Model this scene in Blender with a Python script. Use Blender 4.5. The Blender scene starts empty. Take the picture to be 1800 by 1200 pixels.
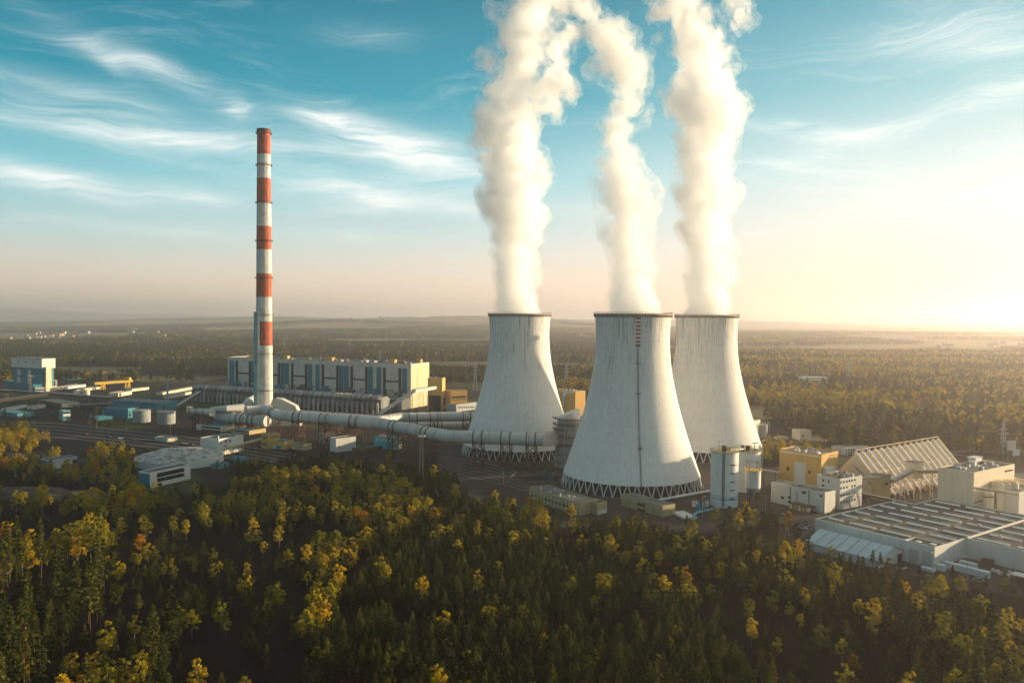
import bpy, bmesh, math, random
import numpy as np
from mathutils import Vector, Matrix, noise
random.seed(7)
rng = np.random.default_rng(11)
SC = bpy.context.scene
COL = SC.collection
R = math.radians

# ------------------------------------------------------------------ camera
CAMZ = 100.0
PITCH, ROLL, FPX = R(1.73), R(0.43), 1400.0
cam_data = bpy.data.cameras.new('camera')
cam_data.lens = 28.0; cam_data.sensor_width = 36.0
cam_data.clip_start = 1.0; cam_data.clip_end = 80000.0
cam = bpy.data.objects.new('camera', cam_data); COL.objects.link(cam)
CM = Matrix.Rotation(math.pi/2 - PITCH, 3, 'X') @ Matrix.Rotation(ROLL, 3, 'Z')
cam.matrix_world = Matrix.Translation((0, 0, CAMZ)) @ CM.to_4x4()
SC.camera = cam

def ray(px, py):
    return CM @ Vector(((px-900)/FPX, -(py-600)/FPX, -1.0))
def at(px, py, z=0.0):
    """world point at height z seen at photo pixel px, py"""
    d = ray(px, py); t = (z-CAMZ)/d.z
    return Vector((d.x*t, d.y*t, z))
def deep(px, py, Y):
    """world point at distance Y along the ground axis"""
    d = ray(px, py); t = Y/d.y
    return Vector((d.x*t, Y, CAMZ+d.z*t))
CMi = np.array(CM.transposed())
def project(P):
    """(n,3) world -> photo pixels and depth"""
    q = (P - np.array([0, 0, CAMZ])) @ CMi.T
    dep = -q[:, 2]
    return 900 + FPX*q[:, 0]/dep, 600 - FPX*q[:, 1]/dep, dep

# ------------------------------------------------------------------ sky and sun
SUN_AZ, SUN_EL = R(71.0), R(7.5)
sund = Vector((math.sin(SUN_AZ)*math.cos(SUN_EL), math.cos(SUN_AZ)*math.cos(SUN_EL), math.sin(SUN_EL)))
sun_l = bpy.data.lights.new('sun', 'SUN'); sun_l.energy = 5.0; sun_l.angle = R(0.6); sun_l.color = (1.0, 0.77, 0.48)
sun = bpy.data.objects.new('sun', sun_l); COL.objects.link(sun)
sun.rotation_euler = sund.to_track_quat('Z', 'Y').to_euler()
SC.view_settings.view_transform = 'Standard'
try: SC.view_settings.look = 'None'
except Exception: pass
SC.view_settings.exposure = 1.2; SC.view_settings.gamma = 1.0
SC.cycles.max_bounces = 26; SC.cycles.diffuse_bounces = 3; SC.cycles.glossy_bounces = 2
SC.cycles.transmission_bounces = 2; SC.cycles.volume_bounces = 24; SC.cycles.transparent_max_bounces = 12
SC.cycles.use_adaptive_sampling = True; SC.cycles.adaptive_threshold = 0.02
SC.cycles.use_denoising = True
SC.cycles.volume_step_rate = 0.35; SC.cycles.volume_max_steps = 512
SC.cycles.sample_clamp_indirect = 6.0

def srgb(r, g, b):
    f = lambda v: (v/255/12.92 if v/255 <= .04045 else ((v/255+.055)/1.055)**2.4)
    return (f(r), f(g), f(b), 1.0)

class NT:
    """small node-tree writer"""
    def __init__(s, tree): s.t = tree; s.n = tree.nodes; s.l = tree.links
    def add(s, typ, **kw):
        nd = s.n.new(typ)
        for k, v in kw.items(): setattr(nd, k, v)
        return nd
    def put(s, sock, v):
        if isinstance(v, bpy.types.NodeSocket): s.l.new(v, sock)
        elif v is not None: sock.default_value = v
    def math(s, op, a, b=None, c=None, clamp=False):
        nd = s.add('ShaderNodeMath', operation=op, use_clamp=clamp)
        for i, v in enumerate((a, b, c)): s.put(nd.inputs[i], v)
        return nd.outputs[0]
    def vmath(s, op, a, b=None):
        nd = s.add('ShaderNodeVectorMath', operation=op); s.put(nd.inputs[0], a)
        if b is not None: s.put(nd.inputs[1], b)
        return nd.outputs['Value'] if op in ('DOT_PRODUCT', 'LENGTH') else nd.outputs[0]
    def ramp(s, fac, stops, mode='LINEAR'):
        nd = s.add('ShaderNodeValToRGB'); cr = nd.color_ramp; cr.interpolation = mode
        while len(cr.elements) < len(stops): cr.elements.new(0.5)
        for e, (p, c) in zip(cr.elements, stops):
            e.position = p; e.color = c if len(c) == 4 else (*c, 1)
        s.put(nd.inputs[0], fac); return nd.outputs[0]
    def mix(s, f, a, b, typ='MIX'):
        nd = s.add('ShaderNodeMix', data_type='RGBA', blend_type=typ); nd.clamp_factor = True
        s.put(nd.inputs[0], f); s.put(nd.inputs[6], a); s.put(nd.inputs[7], b); return nd.outputs[2]
    def maprange(s, v, a, b, c=0.0, d=1.0, smooth=True):
        nd = s.add('ShaderNodeMapRange', interpolation_type='SMOOTHSTEP' if smooth else 'LINEAR')
        s.put(nd.inputs[0], v)
        for i, x in enumerate((a, b, c, d)): s.put(nd.inputs[i+1], x)
        return nd.outputs[0]
    def noise(s, vec, scale, detail=4.0, rough=0.55, dist=0.0, typ=None):
        nd = s.add('ShaderNodeTexNoise'); s.put(nd.inputs['Vector'], vec); nd.inputs['Scale'].default_value = scale
        nd.inputs['Detail'].default_value = detail; nd.inputs['Roughness'].default_value = rough
        nd.inputs['Distortion'].default_value = dist; return nd.outputs[0]
    def mapping(s, vec, sc=(1, 1, 1), rot=(0, 0, 0), loc=(0, 0, 0)):
        nd = s.add('ShaderNodeMapping'); s.put(nd.inputs[0], vec)
        nd.inputs[1].default_value = loc; nd.inputs[2].default_value = rot; nd.inputs[3].default_value = sc; return nd.outputs[0]
    def comb(s, x, y, z=0.0):
        nd = s.add('ShaderNodeCombineXYZ')
        for i, v in enumerate((x, y, z)): s.put(nd.inputs[i], v)
        return nd.outputs[0]

def build_world():
    w = bpy.data.worlds.new('World'); SC.world = w; w.use_nodes = True
    w.node_tree.nodes.clear(); n = NT(w.node_tree)
    d = n.vmath('NORMALIZE', n.add('ShaderNodeTexCoord').outputs['Generated'])
    sep = n.add('ShaderNodeSeparateXYZ'); n.put(sep.inputs[0], d); X, Y, Z = sep.outputs
    el = n.math('ARCSINE', Z)
    az = n.math('ARCTAN2', X, Y)
    g = n.math('COSINE', n.math('SUBTRACT', az, R(66)))
    u = n.math('DIVIDE', n.math('MAXIMUM', el, 0.0), 1.5708)
    E = lambda deg: deg/90.0
    left = n.ramp(u, [(0, srgb(212, 184, 154)), (E(2.5), srgb(204, 190, 170)), (E(5.5), srgb(160, 188, 188)), (E(9.5), srgb(106, 172, 182)),
                      (E(15), srgb(6, 124, 144)), (E(22), srgb(0, 98, 122)), (E(45), srgb(112, 128, 134)), (1, srgb(136, 136, 132))])
    cen = n.ramp(u, [(0, srgb(240, 205, 168)), (E(2.5), srgb(226, 207, 184)), (E(5.5), srgb(190, 202, 198)), (E(9.5), srgb(140, 188, 194)),
                     (E(15), srgb(40, 142, 160)), (E(22), srgb(0, 108, 130)), (E(45), srgb(118, 130, 134)), (1, srgb(136, 136, 132))])
    rig = n.ramp(u, [(0, srgb(226, 190, 158)), (E(3), srgb(222, 200, 180)), (E(6.5), srgb(210, 206, 198)), (E(10.5), srgb(184, 202, 202)),
                     (E(15), srgb(134, 182, 188)), (E(22), srgb(58, 146, 164)), (E(45), srgb(128, 138, 138)), (1, srgb(136, 136, 132))])
    f1 = n.maprange(g, -0.1, 0.5, smooth=False); f2 = n.maprange(g, 0.42, 0.95, smooth=False)
    col = n.mix(f2, n.mix(f1, left, cen), rig)
    # warm glow round the sun, which stands outside the frame
    sd = n.vmath('DOT_PRODUCT', d, tuple(sund))
    glow = n.maprange(sd, 0.86, 1.0)
    col = n.mix(n.math('MULTIPLY', glow, 0.12), col, (1.3, 1.0, 0.72, 1), 'ADD')
    # cirrus: wisps with their own places in the sky, (azimuth, elevation) in degrees
    azd = n.math('MULTIPLY', az, 57.2958); eld = n.math('MULTIPLY', el, 57.2958)
    ae = n.comb(azd, eld)
    wn = n.add('ShaderNodeTexNoise'); n.put(wn.inputs['Vector'], n.mapping(ae, sc=(0.6, 1.0, 1))); wn.inputs['Scale'].default_value = 0.13; wn.inputs['Detail'].default_value = 3.0
    aw = n.vmath('ADD', ae, n.vmath('MULTIPLY', n.vmath('SUBTRACT', wn.outputs['Color'], (0.5, 0.5, 0.5)), (9.0, 5.0, 0.0)))
    tilt = n.mapping(aw, rot=(0, 0, R(9)), sc=(0.05, 0.40, 1))
    st = n.noise(tilt, 1.0, 8, 0.62, 1.6)
    fine = n.noise(n.mapping(aw, rot=(0, 0, R(24)), sc=(0.22, 1.5, 1)), 1.0, 6, 0.68, 1.2)
    wisp = n.math('ADD', n.math('MULTIPLY', st, 0.75), n.math('MULTIPLY', fine, 0.25))
    ab = n.vmath('ADD', ae, n.vmath('MULTIPLY', n.vmath('SUBTRACT', wn.outputs['Color'], (0.5, 0.5, 0.5)), (3.5, 1.6, 0.0)))
    def blob(px, py, sx, sy, deg, amt):
        q = ray(px, py).normalized(); a0 = math.degrees(math.atan2(q.x, q.y)); e0 = math.degrees(math.asin(q.z))
        k = 0.041
        v = n.mapping(n.vmath('SUBTRACT', ab, (a0, e0, 0)), rot=(0, 0, R(deg)))
        v = n.vmath('MULTIPLY', v, (1/(sx*k), 1/(sy*k), 1))
        r2 = n.vmath('DOT_PRODUCT', v, v)
        return n.math('MULTIPLY', n.math('EXPONENT', n.math('MULTIPLY', r2, -1.0)), amt)
    blobs = [(640, 235, 110, 26, 14, 1.0), (740, 275, 120, 28, 10, 1.1), (575, 212, 60, 12, 5, .7), (610, 338, 150, 24, 4, .9), (660, 362, 70, 16, 3, .6), (335, 340, 70, 14, 3, .6),
             (90, 322, 150, 18, 7, .95), (20, 300, 140, 16, 4, .4), (120, 160, 160, 22, 5, .45), (200, 230, 270, 24, 4, .6), (430, 262, 170, 18, 3, .62),
             (240, 110, 110, 13, 12, .35), (200, 112, 36, 10, 35, .3), (330, 150, 200, 18, 20, .4), (412, 190, 20, 20, 62, .85), (660, 62, 70, 18, 0, .4), (260, 405, 130, 12, 4, .4), (560, 412, 130, 10, 3, .3),
             (1400, 225, 120, 16, 8, .8), (1500, 330, 260, 50, 6, .3), (1700, 70, 130, 34, 8, .45), (1660, 205, 200, 18, -12, .3), (1000, 372, 120, 14, 4, .5), (815, 372, 60, 10, 5, .4)]
    tot = None
    for b in blobs:
        x = blob(*b); tot = x if tot is None else n.math('ADD', tot, x)
    m = n.math('MULTIPLY', tot, n.maprange(wisp, 0.28, 0.70))
    m = n.math('ADD', m, n.math('MULTIPLY', n.maprange(wisp, 0.50, 0.72), 0.16))
    m = n.math('MULTIPLY', m, n.maprange(eld, 0.5, 4.0))
    m = n.math('MINIMUM', m, 0.9)
    ccol = n.mix(f2, srgb(222, 226, 222), srgb(255, 250, 240))
    col = n.mix(m, col, ccol)
    sky = n.add('ShaderNodeTexSky', sky_type='NISHITA'); sky.sun_disc = False
    sky.sun_elevation = SUN_EL; sky.sun_rotation = SUN_AZ; sky.altitude = 200
    bg1 = n.add('ShaderNodeBackground'); n.put(bg1.inputs[0], sky.outputs[0]); bg1.inputs[1].default_value = 0.003
    bg2 = n.add('ShaderNodeBackground'); n.put(bg2.inputs[0], col); bg2.inputs[1].default_value = SKYK
    ad = n.add('ShaderNodeAddShader'); n.l.new(bg1.outputs[0], ad.inputs[0]); n.l.new(bg2.outputs[0], ad.inputs[1])
    out = n.add('ShaderNodeOutputWorld'); n.l.new(ad.outputs[0], out.inputs[0])
    w.cycles.sampling_method = 'MANUAL'; w.cycles.sample_map_resolution = 512
SKYK = 0.64
build_world()

# ------------------------------------------------------------------ materials
MATS = {}
def mat(name, col, rough=0.8, var=0.15, scale=0.3, streak=0.0, col2=None, metal=0.0, bump=0.0, perobj=0.0, c2scale=None):
    """surface paint with irregular wear; streak = vertical dirt runs"""
    if name in MATS: return MATS[name]
    m = bpy.data.materials.new(name); m.use_nodes = True; m.node_tree.nodes.clear(); n = NT(m.node_tree)
    pos = n.add('ShaderNodeNewGeometry').outputs['Position']
    nz = n.noise(pos, scale, 6, 0.65)
    base = (*col[:3], 1)
    c = n.mix(n.maprange(nz, 0.3, 0.7), tuple(x*(1-var) for x in base[:3]) + (1,), tuple(min(1, x*(1+var)) for x in base[:3]) + (1,))
    if col2:
        n2 = n.noise(pos, c2scale or scale*0.3, 5, 0.6)
        c = n.mix(n.maprange(n2, 0.48, 0.60), c, (*col2[:3], 1))
    if streak:
        sv = n.noise(n.mapping(pos, sc=(0.9, 0.9, 0.03)), 1.0, 5, 0.7)
        c = n.mix(n.math('MULTIPLY', n.maprange(sv, 0.5, 0.75), streak), c, tuple(x*0.45 for x in base[:3]) + (1,))
    if perobj:
        oi = n.add('ShaderNodeObjectInfo')
        hs = n.add('ShaderNodeHueSaturation'); n.put(hs.inputs['Color'], c)
        n.put(hs.inputs['Value'], n.maprange(oi.outputs['Random'], 0, 1, 1-perobj, 1+perobj, False))
        c = hs.outputs[0]
    p = n.add('ShaderNodeBsdfPrincipled'); n.put(p.inputs['Base Color'], c); p.inputs['Roughness'].default_value = rough; p.inputs['Metallic'].default_value = metal
    p.inputs['Specular IOR Level'].default_value = 0.3
    if bump:
        b = n.add('ShaderNodeBump'); b.inputs['Strength'].default_value = bump; b.inputs['Distance'].default_value = 0.3
        n.put(b.inputs['Height'], n.noise(pos, scale*4, 4, 0.6)); n.l.new(b.outputs[0], p.inputs['Normal'])
    o = n.add('ShaderNodeOutputMaterial'); n.l.new(p.outputs[0], o.inputs[0])
    MATS[name] = m; return m

# ------------------------------------------------------------------ mesh helpers
class MB:
    """collects faces, then links them as ONE mesh object"""
    def __init__(s): s.v = []; s.f = []
    def poly(s, pts, faces):
        k = len(s.v); s.v += [tuple(p) for p in pts]; s.f += [tuple(i+k for i in f) for f in faces]; return s
    def box(s, x0, y0, z0, x1, y1, z1, M=None):
        p = [Vector(q) for q in ((x0,y0,z0),(x1,y0,z0),(x1,y1,z0),(x0,y1,z0),(x0,y0,z1),(x1,y0,z1),(x1,y1,z1),(x0,y1,z1))]
        if M is not None: p = [M @ q for q in p]
        return s.poly(p, ((0,3,2,1),(4,5,6,7),(0,1,5,4),(1,2,6,5),(2,3,7,6),(3,0,4,7)))
    def bar(s, a, b, w, h=None):
        """square-section bar from a to b"""
        a, b = Vector(a), Vector(b); h = h or w; d = b-a; L = d.length
        if L < 1e-6: return s
        d /= L; up = Vector((0,0,1)) if abs(d.z) < 0.95 else Vector((1,0,0))
        x = d.cross(up).normalized(); y = x.cross(d)
        p = [a + x*(i*w/2) + y*(j*h/2) for i, j in ((-1,-1),(1,-1),(1,1),(-1,1))]
        p += [q + d*L for q in p]
        return s.poly(p, ((0,1,2,3),(7,6,5,4),(0,4,5,1),(1,5,6,2),(2,6,7,3),(3,7,4,0)))
    def lathe(s, prof, n=48, c=(0,0,0), cap0=True, cap1=True, a0=0.0):
        k = len(s.v)
        for r, z in prof:
            for i in range(n):
                a = a0 + 2*math.pi*i/n; s.v.append((c[0]+r*math.cos(a), c[1]+r*math.sin(a), c[2]+z))
        for j in range(len(prof)-1):
            for i in range(n):
                i2 = (i+1) % n; s.f.append((k+j*n+i, k+j*n+i2, k+(j+1)*n+i2, k+(j+1)*n+i))
        if cap0: s.f.append(tuple(k+i for i in reversed(range(n))))
        if cap1: s.f.append(tuple(k+(len(prof)-1)*n+i for i in range(n)))
        return s
    def tube(s, pts, r, n=24, cap=True):
        """round pipe along a polyline with mitred corners"""
        pts = [Vector(p) for p in pts]; k = len(s.v); rings = []
        for i, p in enumerate(pts):
            d0 = (pts[i]-pts[i-1]).normalized() if i else None
            d1 = (pts[i+1]-pts[i]).normalized() if i < len(pts)-1 else None
            d = ((d0 or d1) + (d1 or d0)).normalized(); sc = 1.0
            if d0 is not None and d1 is not None: sc = 1/max(0.5, d.dot(d0))
            up = Vector((0,0,1)) if abs(d.z) < 0.9 else Vector((0,1,0))
            x = d.cross(up).normalized(); y = x.cross(d).normalized()
            rr = r[i] if isinstance(r, (list, tuple)) else r
            for j in range(n):
                a = 2*math.pi*j/n; s.v.append(tuple(p + x*(math.cos(a)*rr*sc) + y*(math.sin(a)*rr)))
        for i in range(len(pts)-1):
            for j in range(n):
                j2 = (j+1) % n; s.f.append((k+i*n+j, k+(i+1)*n+j, k+(i+1)*n+j2, k+i*n+j2))
        if cap: s.f.append(tuple(k+j for j in range(n))); s.f.append(tuple(k+(len(pts)-1)*n+j for j in reversed(range(n))))
        return s
    def prism(s, pts, z0, z1):
        """vertical prism over a ground polygon (list of (x, y))"""
        n = len(pts); k = len(s.v)
        s.v += [(p[0], p[1], z0) for p in pts] + [(p[0], p[1], z1) for p in pts]
        s.f += [tuple(k+i for i in reversed(range(n))), tuple(k+n+i for i in range(n))]
        s.f += [(k+i, k+(i+1) % n, k+n+(i+1) % n, k+n+i) for i in range(n)]
        return s
    def build(s, name, m, parent=None, smooth=False, shift=None):
        me = bpy.data.meshes.new(name)
        v = s.v if shift is None else [(x-shift[0], y-shift[1], z-shift[2]) for x, y, z in s.v]
        me.from_pydata(v, [], s.f); me.validate(); me.update()
        ms = m if isinstance(m, (list, tuple)) else [m]
        for q in ms: me.materials.append(q)
        if smooth: me.polygons.foreach_set('use_smooth', [True]*len(me.polygons))
        if smooth and smooth != 'all':
            try: me.set_sharp_from_angle(angle=R(35))
            except Exception: pass
        o = bpy.data.objects.new(name, me); COL.objects.link(o)
        if parent is not None: o.parent = parent
        return o

def tag(o, label=None, cat=None, group=None, kind=None):
    if label: o['label'] = label
    if cat: o['category'] = cat
    if group: o['group'] = group
    if kind: o['kind'] = kind
    return o
def thing(name, label, cat, loc=(0,0,0), rz=0.0, group=None):
    o = bpy.data.objects.new(name, None); COL.objects.link(o); o.empty_display_size = 1
    o.location = loc; o.rotation_euler = (0, 0, rz)
    return tag(o, label, cat, group)
def copy_tree(o, parent=None):
    kids = [c for c in COL.objects if c.parent == o] if not hasattr(o, '_k') else o._k
    c = o.copy(); COL.objects.link(c); c.parent = parent
    for ch in kids: copy_tree(ch, c)
    return c
# ------------------------------------------------------------------ terrain
def hash2(ix, iy, s=0):
    n = (ix*374761393 + iy*668265263 + s*1442695041) & 0xffffffff
    n = ((n ^ (n >> 13))*1274126177) & 0xffffffff
    return ((n ^ (n >> 16)) & 0xffff)/65535.0
def vnoise(x, y, s=0):
    x = np.asarray(x, float); y = np.asarray(y, float)
    ix = np.floor(x).astype(np.int64); iy = np.floor(y).astype(np.int64); fx = x-ix; fy = y-iy
    fx = fx*fx*(3-2*fx); fy = fy*fy*(3-2*fy)
    a = hash2(ix, iy, s); b = hash2(ix+1, iy, s); c = hash2(ix, iy+1, s); d = hash2(ix+1, iy+1, s)
    return (a*(1-fx)+b*fx)*(1-fy) + (c*(1-fx)+d*fx)*fy
def fbm(x, y, s=0, o=4):
    t = 0; a = 0.5
    for i in range(o): t = t + a*vnoise(x*2**i, y*2**i, s+i); a *= 0.5
    return t/(1-0.5**o)
def sstep(a, b, v):
    t = np.clip((v-a)/(b-a), 0, 1); return t*t*(3-2*t)
def landz(x, y):
    """rolling country beyond three kilometres"""
    D = np.hypot(x, y); px = 900 + FPX*x/np.maximum(y, 1.0)
    g = lambda D0, w, p0, pw, h: h*np.exp(-((D-D0)/w)**2)*np.exp(-((px-p0)/pw)**2)
    z = g(6500, 1500, 640, 300, 62) + g(8200, 1300, 760, 260, 48) + g(7600, 1600, 960, 200, 42) + g(9500, 1500, 420, 230, 60)
    z = z + g(21500, 3000, -40, 190, 190) + g(20500, 3500, 300, 420, 80) + g(4300, 700, 760, 330, 14) + g(13500, 2000, 1150, 300, 70)
    roll = (fbm(x/2600, y/1900, 40, 4)-0.5)*2*48*sstep(3000, 9000, D)
    return np.where(y > 0, (z+roll)*sstep(2600, 5200, D), 0.0)
def fieldness(x, y):
    D = np.hypot(x, y)
    f = fbm(x/1100 + 7, y/520 + 3, 90, 3)
    thr = 0.62 - 0.17*sstep(1900, 4200, D) + 0.03*sstep(0, 4000, x)
    f = sstep(thr, thr+0.035, f)*sstep(1250, 1700, D)
    return f
def poly_in(px, py, poly):
    ins = np.zeros(px.shape, bool); n = len(poly)
    for i in range(n):
        x0, y0 = poly[i]; x1, y1 = poly[(i+1) % n]
        if y0 == y1: continue
        c = ((y0 > py) != (y1 > py)) & (px < (x1-x0)*(py-y0)/(y1-y0)+x0)
        ins ^= c
    return ins
def wpoly(pts, z=0.0):
    return [(at(a, b, z).x, at(a, b, z).y) for a, b in pts]
# the works site and its yards, where no wood stands
SITE = wpoly([(0, 672), (90, 668), (240, 672), (345, 672), (400, 664), (800, 672), (880, 668), (1040, 690), (1330, 735), (1400, 762), (1480, 795), (1600, 790), (1700, 800), (1900, 812), (1980, 1060), (1800, 1040), (1600, 1010), (1430, 975), (1260, 930), (1060, 930), (800, 905), (560, 850), (420, 850), (330, 870), (240, 862), (130, 850), (-40, 800), (-60, 690)])
YARD = wpoly([(1350, 905), (1450, 870), (1900, 860), (1990, 1075), (1800, 1050), (1640, 1022), (1420, 978), (1370, 945)])
CONC = wpoly([(780, 790), (960, 770), (1250, 800), (1500, 860), (1400, 900), (1250, 940), (1060, 915), (850, 880), (760, 830)])

def build_ground():
    fine = np.radians(np.arange(-39, 39.001, 0.10)); coarse = np.radians(np.concatenate([np.arange(-180, -39, 3.0), np.arange(42, 180, 3.0)]))
    A = np.sort(np.concatenate([fine, coarse])); nA = len(A)
    rad = [12.0, 60, 120, 180]; r = 220.0
    while r < 27500: rad.append(r); r *= 1.0155 if r < 2500 else 1.009
    Rr = np.array(rad); nR = len(Rr)
    X = Rr[:, None]*np.sin(A)[None]; Y = Rr[:, None]*np.cos(A)[None]
    F = fieldness(X, Y); D = Rr[:, None]+0*X
    bump = (0.25+0.75*vnoise(X/26, Y/26, 5))*13*(1-F)*sstep(6200, 6600, D)
    Z = landz(X, Y) + bump*0.9
    tone = fbm(X/300, Y/180, 60, 4)[..., None]; t2 = fbm(X/90, Y/90, 70, 4)[..., None]; patch = vnoise(X/420+9, Y/260, 33)[..., None]
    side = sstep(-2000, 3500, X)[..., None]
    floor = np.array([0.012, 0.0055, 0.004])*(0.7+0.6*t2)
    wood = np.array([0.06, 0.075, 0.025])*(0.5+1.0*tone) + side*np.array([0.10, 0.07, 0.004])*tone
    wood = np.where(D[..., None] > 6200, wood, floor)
    fld = np.where(patch > 0.5, np.array([0.26, 0.185, 0.075]), np.where(patch > 0.3, np.array([0.10, 0.10, 0.035]), np.array([0.19, 0.14, 0.065])))*(0.8+0.4*tone)
    gm = sstep(0.40, 0.36, fbm(X/260, Y/75, 15, 4)+0.09*sstep(0, 900, X))[..., None]*(D[..., None] > 560)*(D[..., None] < 2700)
    wood = wood*(1-gm) + gm*np.array([0.13, 0.105, 0.04])
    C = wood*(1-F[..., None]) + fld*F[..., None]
    s = poly_in(X, Y, SITE)[..., None]; c = np.array([0.036, 0.024, 0.019])*(0.5+1.0*t2)
    gr = (t2 > 0.56)*s; C = np.where(s, c, C); C = np.where(gr & (vnoise(X/40, Y/40, 8)[..., None] > 0.5), np.array([0.05, 0.055, 0.018]), C)
    C = np.where(poly_in(X, Y, YARD)[..., None] | poly_in(X, Y, CONC)[..., None], np.array([0.055, 0.046, 0.040])*(0.75+0.5*t2), C)
    co = np.stack([X, Y, Z], -1).reshape(-1, 3); nv = len(co)+1
    co = np.vstack([co, [[0, 0, 0]]]); C = np.vstack([C.reshape(-1, 3), [[.02, .02, .02]]])
    j, i = np.meshgrid(np.arange(nR-1), np.arange(nA), indexing='ij'); i2 = (i+1) % nA
    q = np.stack([j*nA+i, (j+1)*nA+i, (j+1)*nA+i2, j*nA+i2], -1).reshape(-1, 4)[:, ::-1]
    me = bpy.data.meshes.new('ground'); nq = len(q)
    ii = np.arange(nA); tri = np.stack([np.full(nA, nv-1), (ii+1) % nA, ii], -1)
    me.vertices.add(nv); me.vertices.foreach_set('co', co.astype(np.float32).ravel())
    me.loops.add(nq*4+nA*3); me.loops.foreach_set('vertex_index', np.concatenate([q.ravel(), tri.ravel()]).astype(np.int32))
    me.polygons.add(nq+nA); me.polygons.foreach_set('loop_start', np.concatenate([np.arange(nq)*4, nq*4+np.arange(nA)*3]).astype(np.int32))
    me.update(calc_edges=True); me.validate()
    at_ = me.attributes.new('cover', 'FLOAT_COLOR', 'POINT')
    at_.data.foreach_set('color', np.hstack([C, np.ones((nv, 1))]).astype(np.float32).ravel())
    m = bpy.data.materials.new('ground cover'); m.use_nodes = True; m.node_tree.nodes.clear(); n = NT(m.node_tree)
    a = n.add('ShaderNodeAttribute', attribute_name='cover')
    pos = n.add('ShaderNodeNewGeometry').outputs['Position']
    n1 = n.noise(pos, 0.12, 8, 0.7); n3 = n.noise(pos, 0.9, 4, 0.7)
    k = n.math('MULTIPLY', n.maprange(n1, 0.3, 0.7, 0.55, 1.45, False), n.maprange(n3, 0.3, 0.7, 0.75, 1.25, False))
    c = n.vmath('MULTIPLY', a.outputs['Color'], n.comb(k, k, k))
    p = n.add('ShaderNodeBsdfPrincipled'); n.put(p.inputs['Base Color'], c); p.inputs['Roughness'].default_value = 0.95; p.inputs['Specular IOR Level'].default_value = 0.1
    b = n.add('ShaderNodeBump'); b.inputs['Strength'].default_value = 0.6; b.inputs['Distance'].default_value = 0.6; n.put(b.inputs['Height'], n1); n.l.new(b.outputs[0], p.inputs['Normal'])
    o = n.add('ShaderNodeOutputMaterial'); n.l.new(p.outputs[0], o.inputs[0])
    me.materials.append(m)
    g = bpy.data.objects.new('ground', me); COL.objects.link(g); tag(g, kind='structure')
build_ground()
# haze box reaches below -30 m; the lowest ground is above that

# ------------------------------------------------------------------ trees
def leaf_mat(name, stops, trans=0.35):
    m = bpy.data.materials.new(name); m.use_nodes = True; m.node_tree.nodes.clear(); n = NT(m.node_tree)
    oi = n.add('ShaderNodeObjectInfo')
    c = n.ramp(oi.outputs['Random'], stops)
    nz = n.noise(n.add('ShaderNodeTexCoord').outputs['Object'], 0.55, 3, 0.6)
    hs = n.add('ShaderNodeHueSaturation'); n.put(hs.inputs['Color'], c); n.put(hs.inputs['Value'], n.maprange(nz, 0.3, 0.7, 0.65, 1.35, False)); n.put(hs.inputs['Hue'], n.maprange(nz, 0.3, 0.7, 0.485, 0.51, False))
    d = n.add('ShaderNodeBsdfDiffuse'); n.put(d.inputs[0], hs.outputs[0])
    t = n.add('ShaderNodeBsdfTranslucent'); n.put(t.inputs[0], hs.outputs[0])
    mx = n.add('ShaderNodeMixShader'); mx.inputs[0].default_value = trans; n.l.new(d.outputs[0], mx.inputs[1]); n.l.new(t.outputs[0], mx.inputs[2])
    o = n.add('ShaderNodeOutputMaterial'); n.l.new(mx.outputs[0], o.inputs[0])
    return m
L_PINE = leaf_mat('pine needles', [(0, (0.030, 0.042, 0.012)), (0.5, (0.064, 0.080, 0.018)), (0.85, (0.12, 0.12, 0.022)), (1, (0.16, 0.135, 0.022))], 0.3)
L_BIRCH = leaf_mat('autumn leaves', [(0, (0.16, 0.16, 0.018)), (0.3, (0.31, 0.262, 0.02)), (0.6, (0.46, 0.35, 0.02)), (0.93, (0.58, 0.385, 0.018)), (1, (0.52, 0.22, 0.012))], 0.4)
L_GREEN = leaf_mat('olive leaves', [(0, (0.045, 0.058, 0.015)), (0.5, (0.085, 0.088, 0.016)), (1, (0.14, 0.125, 0.018))], 0.4)
T_PINE = mat('pine bark', (0.10, 0.055, 0.035), 0.95, 0.3, 1.5)
T_BIRCH = mat('birch bark', (0.42, 0.38, 0.32), 0.9, 0.15, 1.0, col2=(0.06, 0.05, 0.05), c2scale=2.5)

def cards(cent, size, r, flat=0.0):
    """leaf cards: one quad per centre with random tilt"""
    n = len(cent); a = r.normal(size=(n, 3)); a[:, 2] *= (1-flat); a /= np.linalg.norm(a, axis=1)[:, None]
    b = r.normal(size=(n, 3)); b -= (b*a).sum(1)[:, None]*a; b /= np.linalg.norm(b, axis=1)[:, None]
    c = np.cross(a, b) if flat == 0 else np.cross(a, b)
    s = (size*r.uniform(0.6, 1.3, n))[:, None]
    v = np.stack([cent-a*s, cent-b*s*0.55, cent+a*s, cent+b*s*0.55], 1).reshape(-1, 3)
    f = np.arange(4*n).reshape(-1, 4)
    return v, f
def np_mesh(name, v, f, m):
    me = bpy.data.meshes.new(name); nf = len(f)
    me.vertices.add(len(v)); me.vertices.foreach_set('co', v.astype(np.float32).ravel())
    me.loops.add(nf*4); me.loops.foreach_set('vertex_index', f.astype(np.int32).ravel())
    me.polygons.add(nf); me.polygons.foreach_set('loop_start', (np.arange(nf)*4).astype(np.int32))
    me.update(calc_edges=True); me.materials.append(m); return me
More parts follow.
